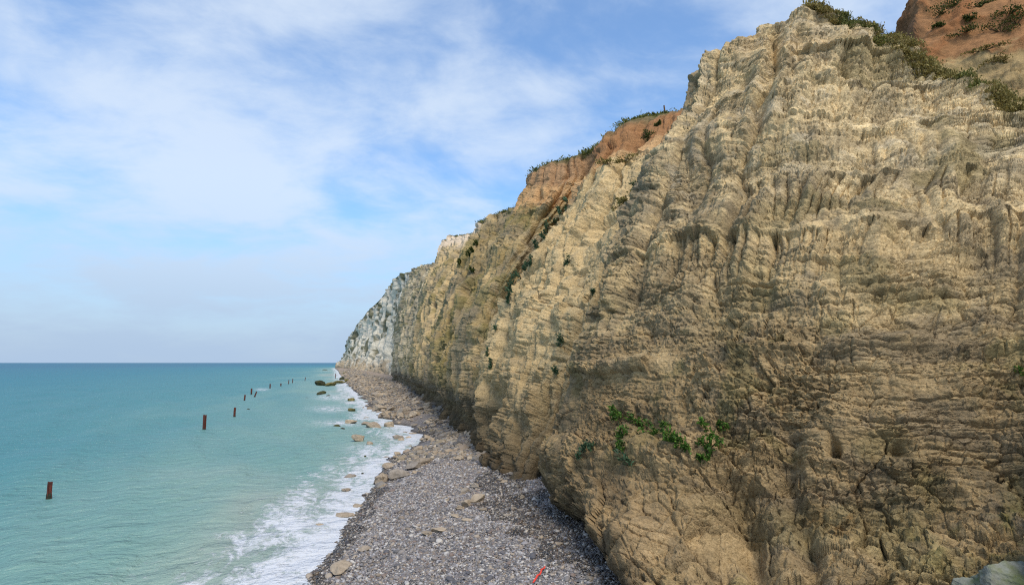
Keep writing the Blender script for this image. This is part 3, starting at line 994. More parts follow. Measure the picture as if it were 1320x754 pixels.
def build_beach():
    ys = np.concatenate([np.linspace(-40, 8, 40), np.linspace(8.5, 60, 200), np.geomspace(60.3, 1400, 220)])
    ts = np.concatenate([np.linspace(-14, -1.5, 14), np.linspace(-1.4, 14, 150), np.linspace(14.4, 60, 30)])
    Y, T = np.meshgrid(ys, ts, indexing='ij')
    X = np.interp(Y, SH_Y, SH_X) + T
    Z = beach_z(X, Y)
    P = np.stack([X, Y, Z], -1)
    P[..., 2] += .05 * fbm(X * 1.2, Y * 1.2, 0 * X, 3, seed=621)
    d = X - shore(Y)
    n1 = fbm(X * .5, Y * .5, 0 * X, 4, .6, seed=631)
    C = np.ones(P.shape, np.float32) * np.array((.165, .16, .16), np.float32)
    C = mixc(C, (.30, .235, .17), sstep(55, 110, Y + 20 * n1) * .85)
    C = mixc(C, (.12, .115, .12), sstep(60, 66, Y) * (1 - sstep(84, 95, Y)) * .8)
    C = mixc(C, (.055, .048, .04), (1 - sstep(.3, 1.3, d + .5 * n1)) * .9)
    m, nt, b = mat_new('shingle_ground')
    pos = n_pos(nt)
    vo = nt.nodes.new('ShaderNodeTexVoronoi')
    vo.inputs['Scale'].default_value = 9
    nt.links.new(pos, vo.inputs['Vector'])
    hs = nt.nodes.new('ShaderNodeSeparateColor')
    nt.links.new(vo.outputs['Color'], hs.inputs[0])
    cc = n_mix(nt, 1.0, n_attr(nt, 'Col'), n_mix(nt, hs.outputs[0], (.5, .5, .5), (1.5, 1.45, 1.4)), 'MULTIPLY')
    nt.links.new(cc, b.inputs['Base Color'])
    b.inputs['Roughness'].default_value = .8
    inv = n_range(nt, vo.outputs['Distance'], 0, .7, 1, 0)
    nt.links.new(n_bump(nt, inv, .8, .06), b.inputs['Normal'])
    me = raw_mesh('beach', P, grid_faces(*Y.shape, flip=True), 4, m, True, {'Col': C})
    o = new_obj('beach', me)
    tag(o, kind='structure')


build_beach()


def wave_h(X, Y):
    d = np.interp(Y, SH_Y, SH_X) - X
    a = sstep(-1.0, 12, d)
    far = 1 - sstep(150, 600, Y)
    # swell coming in slantwise, then wind chop
    ph = X * .9 + Y * .28
    w = .5 * perlin(ph * .20, (Y - X * .3) * .035, 0 * X, 701) + .20 * perlin(ph * .5, (Y - X * .3) * .10, 0 * X, 702)
    w = w + .05 * perlin(X * .9, Y * .55, 0 * X, 703) + .022 * perlin(X * 2.2, Y * 1.5, 0 * X, 704)
    brk = .16 * np.exp(-((d - 4.2 - 1.3 * perlin(Y * .12, 0 * Y, 0 * Y, 711)) / .8) ** 2) * sstep(-.1, .35, perlin(Y * .09, 0 * Y, 0 * Y + 2, 712))
    return (w * (.35 + .65 * a) + brk) * far - .0 + .03


def build_sea():
    ys = np.concatenate([np.linspace(-40, 14, 20), np.geomspace(14.5, 120, 390), np.geomspace(121, 1500, 130), np.geomspace(1600, 60000, 40)])
    ts = np.concatenate([-np.geomspace(60000, 130, 40), -np.geomspace(125, 30, 80), np.linspace(-29.6, 3.2, 260)])
    Y, T = np.meshgrid(ys, ts, indexing='ij')
    X = np.interp(Y, SH_Y, SH_X) + T
    Z = wave_h(X, Y)
    P = np.stack([X, Y, Z], -1)
    d = shore(Y) - X
    m, nt, b = mat_new('sea_water')
    pos = n_pos(nt)
    dist = n_attr(nt, 'shore', 'Fac')
    # turbidity: milky green inshore, blue green offshore
    big = n_noise(nt, 1.0, 4, .55, n_map(nt, pos, (.035, .012, .03)), .5).outputs[0]
    dd = n_math(nt, 'ADD', dist, n_range(nt, big, .3, .7, -14, 14))
    ramp = nt.nodes.new('ShaderNodeValToRGB')
    e = ramp.color_ramp.elements
    e[0].position, e[0].color = 0.0, (.24, .315, .265, 1)
    e[1].position, e[1].color = 1.0, (.0, .10, .165, 1)
    for p_, c_ in ((.06, (.225, .32, .265, 1)), (.18, (.15, .285, .245, 1)), (.38, (.045, .198, .205, 1)), (.66, (.006, .145, .185, 1))):
        q = e.new(p_)
        q.color = c_
    lg = n_math(nt, 'LOGARITHM', n_math(nt, 'MAXIMUM', n_math(nt, 'ADD', n_math(nt, 'MULTIPLY', dd, .12), 1.0), 1.0), 2.718)
    nt.links.new(n_range(nt, lg, 0, 4.6, 0, 1), ramp.inputs[0])
    wcol = ramp.outputs[0]
    # foam: lace that thickens to the shore
    lace = n_noise(nt, 1.0, 9, .68, n_map(nt, pos, (.85, .42, .5)), 1.6).outputs[0]
    lace2 = n_noise(nt, 1.0, 8, .7, n_map(nt, pos, (2.6, 1.5, 1), (4, 2, 0)), 1.2).outputs[0]
    pat = n_noise(nt, 1.0, 3, .5, n_map(nt, pos, (.16, .05, .1), (2, 7, 0)), .3).outputs[0]
    lsum = n_math(nt, 'ADD', n_math(nt, 'MULTIPLY', lace, .62), n_math(nt, 'MULTIPLY', lace2, .38))
    near = n_range(nt, dist, 0.0, 10.5, 1.0, 0.0, True)
    thr = n_math(nt, 'ADD', n_math(nt, 'MULTIPLY', near, .285), n_range(nt, pat, .35, .7, -.055, .055))
    band = n_math(nt, 'SINE', n_math(nt, 'ADD', n_math(nt, 'MULTIPLY', dist, 1.5), n_range(nt, pat, .3, .7, -3.5, 3.5)))
    thr = n_math(nt, 'ADD', thr, n_math(nt, 'MULTIPLY', n_math(nt, 'MULTIPLY', band, .055), n_range(nt, dist, 0, 16, 1, 0)))
    f = n_math(nt, 'SUBTRACT', n_math(nt, 'ADD', lsum, thr), .63)
    foam = n_range(nt, f, -.02, .16, 0, .95, True)
    fz = n_attr(nt, 'brk', 'Fac')
    foam = n_math(nt, 'MAXIMUM', foam, n_math(nt, 'MULTIPLY', fz, n_range(nt, lsum, .42, .56, 0, 1, True)))
    col = n_mix(nt, foam, wcol, (.58, .61, .66))
    # a wind-roughened sea never mirrors fully at grazing angles: body colour plus a limited gloss
    b.inputs['Roughness'].default_value = .9
    b.inputs['Specular IOR Level'].default_value = 0.0
    nt.links.new(col, b.inputs['Base Color'])
    gl = nt.nodes.new('ShaderNodeBsdfGlossy')
    gl.inputs['Roughness'].default_value = .38
    gl.inputs['Color'].default_value = (.9, .95, 1, 1)
    lw = nt.nodes.new('ShaderNodeLayerWeight')
    lw.inputs['Blend'].default_value = .5
    gf = n_math(nt, 'MULTIPLY', n_math(nt, 'POWER', lw.outputs['Facing'], 3.0), .2)
    gf = n_math(nt, 'MULTIPLY', n_math(nt, 'ADD', gf, .02), n_range(nt, foam, 0, 1, 1, .1))
    mx = nt.nodes.new('ShaderNodeMixShader')
    nt.links.new(gf, mx.inputs[0])
    nt.links.new(b.outputs[0], mx.inputs[1])
    nt.links.new(gl.outputs[0], mx.inputs[2])
    nt.links.new(mx.outputs[0], [q for q in nt.nodes if q.type == 'OUTPUT_MATERIAL'][0].inputs[0])
    h1 = n_noise(nt, 1.0, 5, .6, n_map(nt, pos, (.42, .60, .4)), .1).outputs[0]
    h2 = n_noise(nt, 1.0, 6, .65, n_map(nt, pos, (1.7, 2.3, 1)), .0).outputs[0]
    nb = n_bump(nt, h1, 1.0, .9)
    nb = n_bump(nt, h2, .9, .15, nb)
    nb = n_bump(nt, foam, .5, .08, nb)
    nt.links.new(nb, b.inputs['Normal'])
    nt.links.new(nb, gl.inputs['Normal'])
    brk = np.zeros_like(d)
    for (cu, cv, su, sv) in ((478, 578, 26, 6), (425, 603, 9, 4), (470, 630, 16, 5), (440, 655, 24, 7), (400, 706, 28, 8), (390, 738, 34, 9),
                             (430, 512, 22, 4), (428, 527, 24, 4), (440, 545, 30, 4), (338, 502, 8, 1.5), (300, 690, 22, 4), (415, 680, 16, 6)):
        uv, _ = project(P)
        brk = np.maximum(brk, blob(uv, cu, cv, su, sv))
    me = raw_mesh('sea', P, grid_faces(*Y.shape, flip=True), 4, m, True, {'shore': d, 'brk': np.clip(brk, 0, 1)})
    o = new_obj('sea', me)
    tag(o, kind='structure')


build_sea()

# ------------------------------------------------------------------ pebbles (nobody could count them): instanced stones
def pebble_cloud(name, pts, size, mat, label, sub=2, smooth=True):
    me = bpy.data.meshes.new(name)
    n = len(pts)
    me.vertices.add(n)
    me.vertices.foreach_set('co', np.ascontiguousarray(pts, np.float32).ravel())
    rng = np.random.default_rng(len(pts))
    scl = size[:, None] * rng.uniform(.65, 1.25, (n, 3)) * np.array([1.1, .9, .6])
    rot = rng.uniform(-.5, .5, (n, 3))
    rot[:, 2] = rng.uniform(0, 6.28, n)
    for k, a in (('scl', scl), ('rot', rot)):
        at = me.attributes.new(k, 'FLOAT_VECTOR', 'POINT')
        at.data.foreach_set('vector', np.ascontiguousarray(a, np.float32).ravel())
    o = new_obj(name, me)
    ng = bpy.data.node_groups.new(name + '_nodes', 'GeometryNodeTree')
    ng.interface.new_socket('Geometry', in_out='INPUT', socket_type='NodeSocketGeometry')
    ng.interface.new_socket('Geometry', in_out='OUTPUT', socket_type='NodeSocketGeometry')
    N, L = ng.nodes, ng.links
    gi, go = N.new('NodeGroupInput'), N.new('NodeGroupOutput')
    ico = N.new('GeometryNodeMeshIcoSphere')
    ico.inputs['Radius'].default_value = .5
    ico.inputs['Subdivisions'].default_value = sub
    sm = N.new('GeometryNodeSetShadeSmooth')
    L.new(ico.outputs[0], sm.inputs[0])
    sm.inputs['Shade Smooth'].default_value = smooth
    setm = N.new('GeometryNodeSetMaterial')
    setm.inputs['Material'].default_value = mat
    L.new(sm.outputs[0], setm.inputs[0])
    m2p = N.new('GeometryNodeMeshToPoints')
    L.new(gi.outputs[0], m2p.inputs[0])
    iop = N.new('GeometryNodeInstanceOnPoints')
    L.new(m2p.outputs[0], iop.inputs['Points'])
    L.new(setm.outputs[0], iop.inputs['Instance'])
    for k, s in (('scl', 'Scale'), ('rot', 'Rotation')):
        na = N.new('GeometryNodeInputNamedAttribute')
        na.data_type = 'FLOAT_VECTOR'
        na.inputs[0].default_value = k
        L.new(na.outputs[0], iop.inputs[s])
    L.new(iop.outputs[0], go.inputs[0])
    md = o.modifiers.new('scatter', 'NODES')
    md.node_group = ng
    me.materials.append(mat)
    tag(o, label, None, None, 'stuff')
    o['category'] = 'pebbles'
    return o


def pebble_material(name, cols, rough=.7):
    m, nt, b = mat_new(name)
    oi = nt.nodes.new('ShaderNodeObjectInfo')
    r = nt.nodes.new('ShaderNodeValToRGB')
    r.color_ramp.interpolation = 'CONSTANT'
    e = r.color_ramp.elements
    n = len(cols)
    e[0].position, e[0].color = 0, cols[0] + (1,)
    e[1].position, e[1].color = 1 / n, cols[1] + (1,)
    for i in range(2, n):
        q = e.new(i / n)
        q.color = cols[i] + (1,)
    nt.links.new(oi.outputs['Random'], r.inputs[0])
    nz = n_noise(nt, 30, 3, .6, n_pos(nt)).outputs[0]
    c = n_mix(nt, 1.0, r.outputs[0], n_mix(nt, nz, (.75, .75, .75), (1.25, 1.25, 1.25)), 'MULTIPLY')
    nt.links.new(c, b.inputs['Base Color'])
    b.inputs['Roughness'].default_value = rough
    return m


M_PEB = pebble_material('dry_shingle', [(.165, .155, .15), (.22, .20, .185), (.11, .107, .11), (.30, .255, .205), (.185, .175, .175), (.13, .12, .125),
                                       (.42, .40, .37), (.17, .13, .11), (.25, .24, .25), (.08, .08, .09), (.20, .165, .13), (.33, .32, .32)])
M_WET = pebble_material('wet_shingle', [(.045, .04, .034), (.07, .05, .035), (.03, .03, .03), (.20, .175, .14), (.06, .05, .045), (.10, .075, .05),
                                       (.04, .035, .035), (.32, .29, .25), (.055, .045, .035)], .35)
M_RUB = pebble_material('rubble_stone', [(.31, .25, .18), (.24, .21, .17), (.19, .175, .155), (.38, .32, .24), (.15, .14, .13), (.28, .22, .16), (.23, .19, .13), (.12, .11, .10)], .85)


def build_pebbles():
    rng = np.random.default_rng(11)
    n = 220000
    y = 9 + 50 * rng.random(n) ** 1.15
    x = np.interp(y, SH_Y, SH_X) + rng.uniform(-.5, 13.5, n)
    d = x - shore(y)
    keep = (d > -.15) & (x < 14.5)
    x, y, d = x[keep], y[keep], d[keep]
    z = beach_z(x, y)
    sz = np.clip(rng.lognormal(math.log(.056), .45, len(x)),   .04, .3) * (1 + .014 * (y - 15))
    nz = fbm(x * .4, y * .4, 0 * x, 3, seed=801)
    uv, _ = project(np.stack([x, y, z], -1))
    toe = np.array([(790, 754), (765, 725), (735, 695), (700, 668), (660, 640)], float)
    dt = along(uv, toe)
    rim = d + 1.3 * nz - .55 * sstep(32, 46, y)
    wet = (rim < .95) | ((dt < 34 + 45 * nz) & (y < 32)) | (np.hypot((uv[:, 0] - 662) / 16, (uv[:, 1] - 661) / 7) < 1) | ((np.hypot((uv[:, 0] - 645) / 34, (uv[:, 1] - 622) / 16) < 1))
    wet &= rng.random(len(x)) < .9
    P = np.stack([x, y, z + .15 * sz], -1)
    pebble_cloud('pebbles', P[~wet], sz[~wet], M_PEB, 'dry grey flint pebbles covering the near beach')
    pebble_cloud('wet_pebbles', P[wet], sz[wet], M_WET, 'dark wet weedy pebbles along the tide line and cliff foot')
    # coarse broken stone farther along
    n = 42000
    y = 44 + 560 * rng.random(n) ** 2.3
    w = 2 + rng.random(n) * 15
    x = np.interp(y, SH_Y, SH_X) + w - 1.6
    d = x - shore(y)
    patch = fbm(x * .12, y * .06, 0 * x, 3, seed=811)
    keep = (d > .1) & ((patch > -.12) | (y > 95)) & ~((y > 63) & (y < 84) & (d < .8))
    x, y = x[keep], y[keep]
    sz = np.clip(rng.lognormal(math.log(.2), .55, len(x)), .1, .9) * (1 + y / 320)
    P = np.stack([x, y, beach_z(x, y) + .12 * sz], -1)
    pebble_cloud('rubble', P, sz, M_RUB, 'buff broken stone rubble under the far cliffs', 1, False)


build_pebbles()


# ------------------------------------------------------------------ rocks
def rock_mesh(name, seed, mat, sub=3, flat=.66, cuts=12):
    rng = np.random.default_rng(seed)
    bm = bmesh.new()
    bmesh.ops.create_icosphere(bm, subdivisions=sub, radius=.5)
    V = np.array([v.co[:] for v in bm.verts])
    for _ in range(cuts):                                   # cleaved faces
        nn = rng.normal(size=3)
        nn /= np.linalg.norm(nn)
        h = rng.uniform(.24, .42)
        dd = V @ nn - h
        V = V - np.clip(dd, 0, None)[:, None] * nn
    V = V + V * (0.16 * fbm(V[:, 0] * 3 + seed, V[:, 1] * 3, V[:, 2] * 3, 4, .55, seed=seed))[:, None]
    V[:, 2] *= flat
    V[:, 1] *= rng.uniform(.65, .95)
    for v, c in zip(bm.verts, V):
        v.co = c
    me = bpy.data.meshes.new(name)
    bm.to_mesh(me)
    bm.free()
    me.polygons.foreach_set('use_smooth', np.zeros(len(me.polygons), bool))
    me.materials.append(mat)
    return me


M_BUFF = rock_material('buff_rock', (.40, .33, .245), (.25, .21, .165))
M_GREYR = rock_material('grey_rock', (.24, .21, .18), (.32, .28, .23))
M_WEED = rock_material('weedy_rock', (.03, .035, .025), (.045, .045, .035), moss=(.055, .06, .02))
M_ALGAE = rock_material('algae_rock', (.20, .17, .07), (.15, .14, .05), moss=(.10, .09, .03))
M_LICHEN = rock_material('lichen_rock', (.20, .215, .18), (.21, .22, .19), moss=(.12, .14, .06))
V_BUFF = [rock_mesh('rock_buff_%d' % i, 900 + i, M_BUFF, 3) for i in range(7)]
V_GREY = [rock_mesh('rock_grey_%d' % i, 920 + i, M_GREYR, 3) for i in range(5)]
V_WEED = [rock_mesh('rock_weed_%d' % i, 940 + i, M_WEED, 3, .7) for i in range(4)]
V_ALG = [rock_mesh('rock_algae_%d' % i, 950 + i, M_ALGAE, 3, .6) for i in range(3)]
V_LICH = [rock_mesh('rock_lichen_%d' % i, 970 + i, M_LICHEN, 5, .8, 9) for i in range(2)]
RR = random.Random(5)


def rock(meshes, x, y, w, label, group=None, z=None, sx=1, sy=1, sz=1, rz=None, name='rock', sink=.12):
    o = new_obj(name, RR.choice(meshes))
    zz = float(beach_z(np.array([x]), np.array([y]))[0]) if z is None else z
    o.scale = (w * sx, w * sy, w * sz)
    o.location = (x, y, zz + w * sz * (.28 - sink))
    o.rotation_euler = (RR.uniform(-.15, .15), RR.uniform(-.15, .15), RR.uniform(0, 6.28) if rz is None else rz)
    tag(o, label, 'rock', group)
    return o


def on_beach(u, v):
    g = ground(u, v, 0)
    for _ in range(12):
        g = ground(u, v, max(float(beach_z(np.array([g[0]]), np.array([g[1]]))[0]), 0.0))
    return g


def px_rock(meshes, u, v, wpx, label, group=None, **kw):
    g = on_beach(u, v)
    dep = float(project(g[None])[1][0])
    return rock(meshes, g[0], g[1], wpx * dep / FPX, label, group, z=max(g[2], -.05), **kw)


px_rock(V_BUFF, 438, 735, 40, 'long pale sandy boulder lying on the weedy shingle at the water', sx=.72, sy=1.5, sz=.55, rz=-.25)
px_rock(V_BUFF, 470, 710, 19.5, 'rounded pale sandy boulder just inland of the long one', sz=.7)
px_rock(V_BUFF, 553, 688, 22.1, 'flat pale slab lying alone on grey shingle', sz=.45)
px_rock(V_BUFF, 566, 684, 24.7, 'second flat pale slab leaning on its twin on grey shingle', sz=.5)
px_rock(V_BUFF, 491, 622, 26, 'rounded tan boulder at the edge of the foam', sz=1.0)
px_rock(V_GREY, 515, 616, 33.8, 'broad grey-buff boulder beside the rounded tan boulder', sz=.8)
px_rock(V_GREY, 535, 604, 31.2, 'long grey-buff slab in the row above the foam', sz=.7)
px_rock(V_BUFF, 500, 603, 18.2, 'small tan rock behind the rounded tan boulder', sz=.8)
px_rock(V_BUFF, 545, 598, 28.6, 'tan boulder at the inner end of the boulder row', sz=.8)
px_rock(V_BUFF, 602, 652, 19.5, 'upright buff rock in the line of rocks crossing the beach', sz=1.1)
px_rock(V_BUFF, 615, 647, 23.4, 'pale pinkish rock leaning in the line of rocks crossing the beach', sz=1.0)
px_rock(V_BUFF, 592, 656, 18.2, 'low ochre rock at the foot of the line of rocks crossing the beach', sz=.6)
px_rock(V_GREY, 612, 628, 19.5, 'pale grey slab on top of the line of rocks crossing the beach', sz=.6)
px_rock(V_GREY, 601, 634, 16.9, 'small grey rock under the pale grey slab', sz=.7)
px_rock(V_BUFF, 590, 667, 20.8, 'thin buff slab low on the shingle', sz=.35)
px_rock(V_BUFF, 603, 671, 15.6, 'narrow buff stone beside the thin slab', sz=.5)
px_rock(V_GREY, 629, 708, 10.4, 'single white stone on the grey shingle', sz=.6)
px_rock(V_BUFF, 721, 702, 15.6, 'lone ochre stone on dark wet pebbles by the cliff foot', sz=.6)
px_rock(V_BUFF, 367, 664, 33.8, 'long half-drowned tan rock in the outer foam', sx=1.4, sz=.35)
px_rock(V_BUFF, 444, 666, 23.4, 'brown half-drowned rock in white foam', sx=1.2, sz=.55)
px_rock(V_BUFF, 412, 678, 14.3, 'small orange-tan rock awash in foam', sz=.5)
px_rock(V_BUFF, 447, 632, 15.6, 'tan rock awash below the two black stones', sz=.5)
px_rock(V_BUFF, 463, 653, 20.8, 'flat tan rock awash near the shingle edge', sz=.4)
px_rock(V_BUFF, 462, 568, 22.1, 'ochre boulder wetted by the breaking wave', sz=.9)
px_rock(V_BUFF, 477, 573, 13, 'small ochre stone in thin wash', sz=.7)
px_rock(V_BUFF, 452, 546, 18.2, 'brown rock where the wave curls', sz=.7)
px_rock(V_WEED, 434, 550, 13, 'low black rock just outside the wave curl', sz=.6)
px_rock(V_WEED, 441, 553, 7, 'tiny black rock touching the wave curl', sz=.7)
px_rock(V_WEED, 471, 589, 5, 'tiny black stone in foam, the one farther out to sea', sz=1.0)
px_rock(V_WEED, 467, 611, 5, 'tiny black stone in foam above the awash tan rock', sz=1.0)
px_rock(V_ALG, 454, 530, 14, 'olive weedy rock in thin wash', sz=.7)
px_rock(V_WEED, 412, 497, 15, 'big black weed-covered rock at the end of the rock spit', sx=1.3, sz=.9)
px_rock(V_ALG, 427, 497, 15, 'olive weed-covered rock next to the big black one', sx=1.35, sz=.65)
px_rock(V_ALG, 438, 494, 13, 'olive-green rock in the middle of the rock spit', sx=1.3, sz=.6)
px_rock(V_WEED, 441, 490, 8, 'dark rock on top of the spit', sz=1.1)
px_rock(V_ALG, 447, 492, 10, 'olive-yellow rock where the spit joins the beach', sz=.9)
px_rock(V_WEED, 415, 509, 11, 'black rock awash in front of the spit', sx=1.3, sz=.9)
px_rock(V_WEED, 423, 511, 8, 'smaller black rock tucked against the awash one', sx=1.4, sz=.5)
px_rock(V_WEED, 396, 513, 4, 'black rock tip showing alone offshore', sx=1.5, sz=.5)
px_rock(V_WEED, 320, 527.5, 5, 'black rock tip beside the line of posts', sx=1.3, sz=.6)
px_rock(V_ALG, 452, 517, 13, 'yellow-green weedy boulder at the water', sz=.8)
px_rock(V_WEED, 418, 477, 5, 'far dark rock off the headland', sx=1.6, sz=.5)
px_rock(V_ALG, 444, 482, 6, 'small green rock in far wash', sx=1.4, sz=.7)
px_rock(V_BUFF, 485, 530, 18.2, 'red-brown boulder beyond the grey wash', sz=.9)
px_rock(V_BUFF, 470, 548, 14.3, 'buff rock between foam and rubble', sz=.8)
px_rock(V_BUFF, 482, 552, 31.2, 'russet slab rock on the wash edge', sz=.55)
px_rock(V_BUFF, 503, 550, 18.2, 'russet boulder inland of the slab rock', sz=.9)
px_rock(V_GREY, 513, 565, 15.6, 'grey-buff stone on the wet shingle', sz=.7)
# tumbled rocks along the cliff foot
for zone, (y0, y1, d0, d1, cnt, w0, w1, lab, grp) in enumerate((
        (45, 58, 2.0, 8.5, 46, .35, .85, 'angular buff rock among those strewn between shingle and grey wash', 'rocks strewn between shingle and wash'),
        (30, 46, 5.5, 9.0, 16, .25, .6, 'buff stone lying in the line of rocks crossing the shingle', 'stones across the shingle'),
        (58, 92, .4, 6.5, 60, .4, 1.1, 'buff rock below the dark notch of the cliff foot', 'rocks under the cliff notch'),
        (50, 135, -3.6, 1.2, 75, .45, 1.35, 'wet buff rock awash where the wash meets the rubble', 'rocks awash along the wash edge'),
        (92, 330, .3, 11.0, 105, .6, 2.2, 'buff rock in the jumble below the pale far cliffs', 'rock jumble below the far cliffs'),
)):
    for i in range(cnt):
        y = RR.uniform(y0, y1) if zone < 4 else y0 + (y1 - y0) * RR.random() ** 1.7
        x = float(shore(np.array([y]))[0]) + RR.uniform(d0, d1)
        w = RR.uniform(w0, w1) * (1 if zone < 4 else (1 + y / 400)) * (.7 + .6 * RR.random() ** 3)
        rock(V_BUFF if RR.random() < .7 else V_GREY, x, y, w, lab, grp, sz=RR.uniform(.55, 1.05))

# fallen pieces along the foot of the near cliff
TOE = np.array([(9.0, 17.5), (9.5, 21), (9.6, 25), (9.6, 28.5), (11.1, 34), (11.6, 41), (12.6, 51), (14.6, 64)])
for i in range(48):
    y = RR.uniform(18, 62)
    x = float(np.interp(y, TOE[:, 1], TOE[:, 0])) - RR.random() ** 1.6 * 1.5 + .1
    rock(V_GREY if RR.random() < .5 else V_BUFF, x, y, RR.uniform(.15, .5) * (.7 + y / 60), 'small fallen rock lying close against the foot of the cliff', 'fallen rocks at the cliff foot', sz=RR.uniform(.5, 1.0))

# ------------------------------------------------------------------ iron posts in the sea
def rust_material():
    m, nt, b = mat_new('rusty_iron')
    pos = n_pos(nt)
    a = n_noise(nt, 4, 6, .65, pos).outputs[0]
    c = n_mix(nt, n_range(nt, a, .35, .65, 0, 1), (.15, .032, .02), (.05, .016, .012))
    nt.links.new(c, b.inputs['Base Color'])
    b.inputs['Roughness'].default_value = .85
    nt.links.new(n_bump(nt, n_noise(nt, 22, 5, .7, pos).outputs[0], .6, .02), b.inputs['Normal'])
    return m


M_RUST = rust_material()
M_SLIME = rock_material('sea_slime', (.022, .028, .02), (.03, .03, .022))


def post_parts(h, w, seed):
    """a corroded H-section pile with ragged top; weed band at the water"""
    rng = random.Random(seed)
    prof = [(-1, -1), (-1, 1), (-.72, 1), (-.72, .22), (.72, .22), (.72, 1), (1, 1), (1, -1), (.72, -1), (.72, -.22), (-.72, -.22), (-.72, -1)]
    bm = bmesh.new()
    rings = []
    zs = [-1.2, 0, h * .3, h * .55, h * .8, h]
    for k, zz in enumerate(zs):
        j = .02 * w * k
        rings.append([bm.verts.new((px * w / 2 * rng.uniform(.93, 1.04), py * w / 2 * rng.uniform(.93, 1.04), zz + (rng.uniform(-.14, .02) if k == 5 else 0))) for px, py in prof])
    for a, b in zip(rings[:-1], rings[1:]):
        for i in range(12):
            bm.faces.new((a[i], a[(i + 1) % 12], b[(i + 1) % 12], b[i]))
    bm.faces.new(rings[-1])
    bmesh.ops.recalc_face_normals(bm, faces=bm.faces)
    me = bpy.data.meshes.new('pile_shaft')
    bm.to_mesh(me)
    bm.free()
    me.materials.append(M_RUST)
    bm = bmesh.new()
    rings = []
    for k, zz in enumerate((-.9, -.1, .12, .26)):
        r = w * (.66, .68, .64, .58)[k]
        rings.append([bm.verts.new((r * math.cos(i * math.pi / 6) * rng.uniform(.9, 1.1), r * math.sin(i * math.pi / 6) * rng.uniform(.9, 1.1), zz + (rng.uniform(-.1, .12) if k == 3 else 0))) for i in range(12)])
    for a, b in zip(rings[:-1], rings[1:]):
        for i in range(12):
            bm.faces.new((a[i], a[(i + 1) % 12], b[(i + 1) % 12], b[i]))
    bm.faces.new(rings[-1])
    me2 = bpy.data.meshes.new('weed_collar')
    bm.to_mesh(me2)
    bm.free()
    me2.materials.append(M_SLIME)
    return me, me2


POSTS = [
    (63, 641, 620, 0, .26, 'short rusty red post standing alone, well apart from the others'),
    (263, 555, 534, .0, .31, 'tallest rusty red post, next after the lone short one'),
    (302, 538, 525, .02, .31, 'rusty red post beside the black rock tip'),
    (315, 517, 508.5, .06, .33, 'dark iron post just before the strongly leaning one'),
    (328, 511.5, 504, .34, .33, 'dark iron post leaning strongly beside a small breaking wave'),
    (324, 507.5, 500.5, .0, .33, 'upright dark iron post behind the strongly leaning one'),
    (348, 501, 494.5, .0, .33, 'dark iron post standing alone past the small breaking wave'),
    (362, 498, 494, .0, .33, 'stub of a dark iron post, lowest of the line'),
    (372, 495, 489.5, .03, .33, 'dark iron post, the first of a close pair'),
    (377, 493.5, 488, .05, .33, 'dark iron post, the taller of a close pair'),
    (393, 491, 486, .14, .30, 'slightly leaning dark iron post off the rock spit'),
    (432.5, 487.5, 481.5, .0, .30, 'thin dark iron post inshore behind the rock spit'),
]
for i, (u, vb, vt, lean, w, lab) in enumerate(POSTS):
    g = ground(u, vb, 0)
    d = ray(u, vt)
    h = CAMH + d[2] / d[1] * g[1]
    root = empty('iron_post', (g[0], g[1], 0))
    root.rotation_euler = (0, lean, 0.5 + .3 * (i % 3))
    if lean:
        root.rotation_euler = (0, lean, 0)
    me, me2 = post_parts(h, w, 60 + i)
    new_obj('shaft', me, root)
    new_obj('weed_collar', me2, root)
    tag(root, lab, 'post', 'iron posts in a line along the shore')

# ------------------------------------------------------------------ red stick on the shingle
def build_stick():
    a, b = on_beach(702, 734), on_beach(688, 755)
    m, nt, bs = mat_new('red_plastic')
    nz = n_noise(nt, 9, 4, .6, n_pos(nt)).outputs[0]
    nt.links.new(n_mix(nt, nz, (.50, .035, .02), (.75, .07, .035)), bs.inputs['Base Color'])
    bs.inputs['Roughness'].default_value = .5
    rng = random.Random(4)
    bm = bmesh.new()
    rings = []
    A, B = Vector(a), Vector(b)
    ax = (B - A).normalized()
    side = ax.cross(Vector((0, 0, 1))).normalized()
    up = side.cross(ax)
    for k in range(9):
        t = k / 8
        c = A.lerp(B, t) + side * rng.uniform(-.025, .025) + Vector((0, 0, .13 + rng.uniform(-.02, .02)))
        r = .024 * (.8 if k in (0, 8) else 1) * rng.uniform(.85, 1.15)
        rings.append([bm.verts.new(c + side * (math.cos(j * math.pi / 4) * r * 1.4) + up * (math.sin(j * math.pi / 4) * r)) for j in range(8)])
    for p, q in zip(rings[:-1], rings[1:]):
        for j in range(8):
            bm.faces.new((p[j], p[(j + 1) % 8], q[(j + 1) % 8], q[j]))
    bm.faces.new(rings[0])
    bm.faces.new(rings[-1][::-1])
    bmesh.ops.recalc_face_normals(bm, faces=bm.faces)
    me = bpy.data.meshes.new('red_strip')
    bm.to_mesh(me)
    bm.free()
    me.materials.append(m)
    tag(new_obj('red_strip', me), 'bright red plastic strip lying on grey shingle', 'litter')


build_stick()

# ------------------------------------------------------------------ plants
M_LEAF = leaf_material('leaf_bright', (.035, .075, .015), (.12, .24, .035))
M_LEAFB = leaf_material('leaf_blue', (.035, .07, .038), (.085, .15, .075))
M_SCRUB = leaf_material('leaf_scrub', (.035, .05, .012), (.12, .14, .032))
M_DRY = leaf_material('leaf_dry', (.13, .105, .03), (.34, .28, .09))
M_TURF = leaf_material('leaf_turf', (.06, .075, .018), (.20, .21, .055))
M_STEM = rock_material('stem_bark', (.10, .065, .035), (.13, .08, .045))

_pv = {}


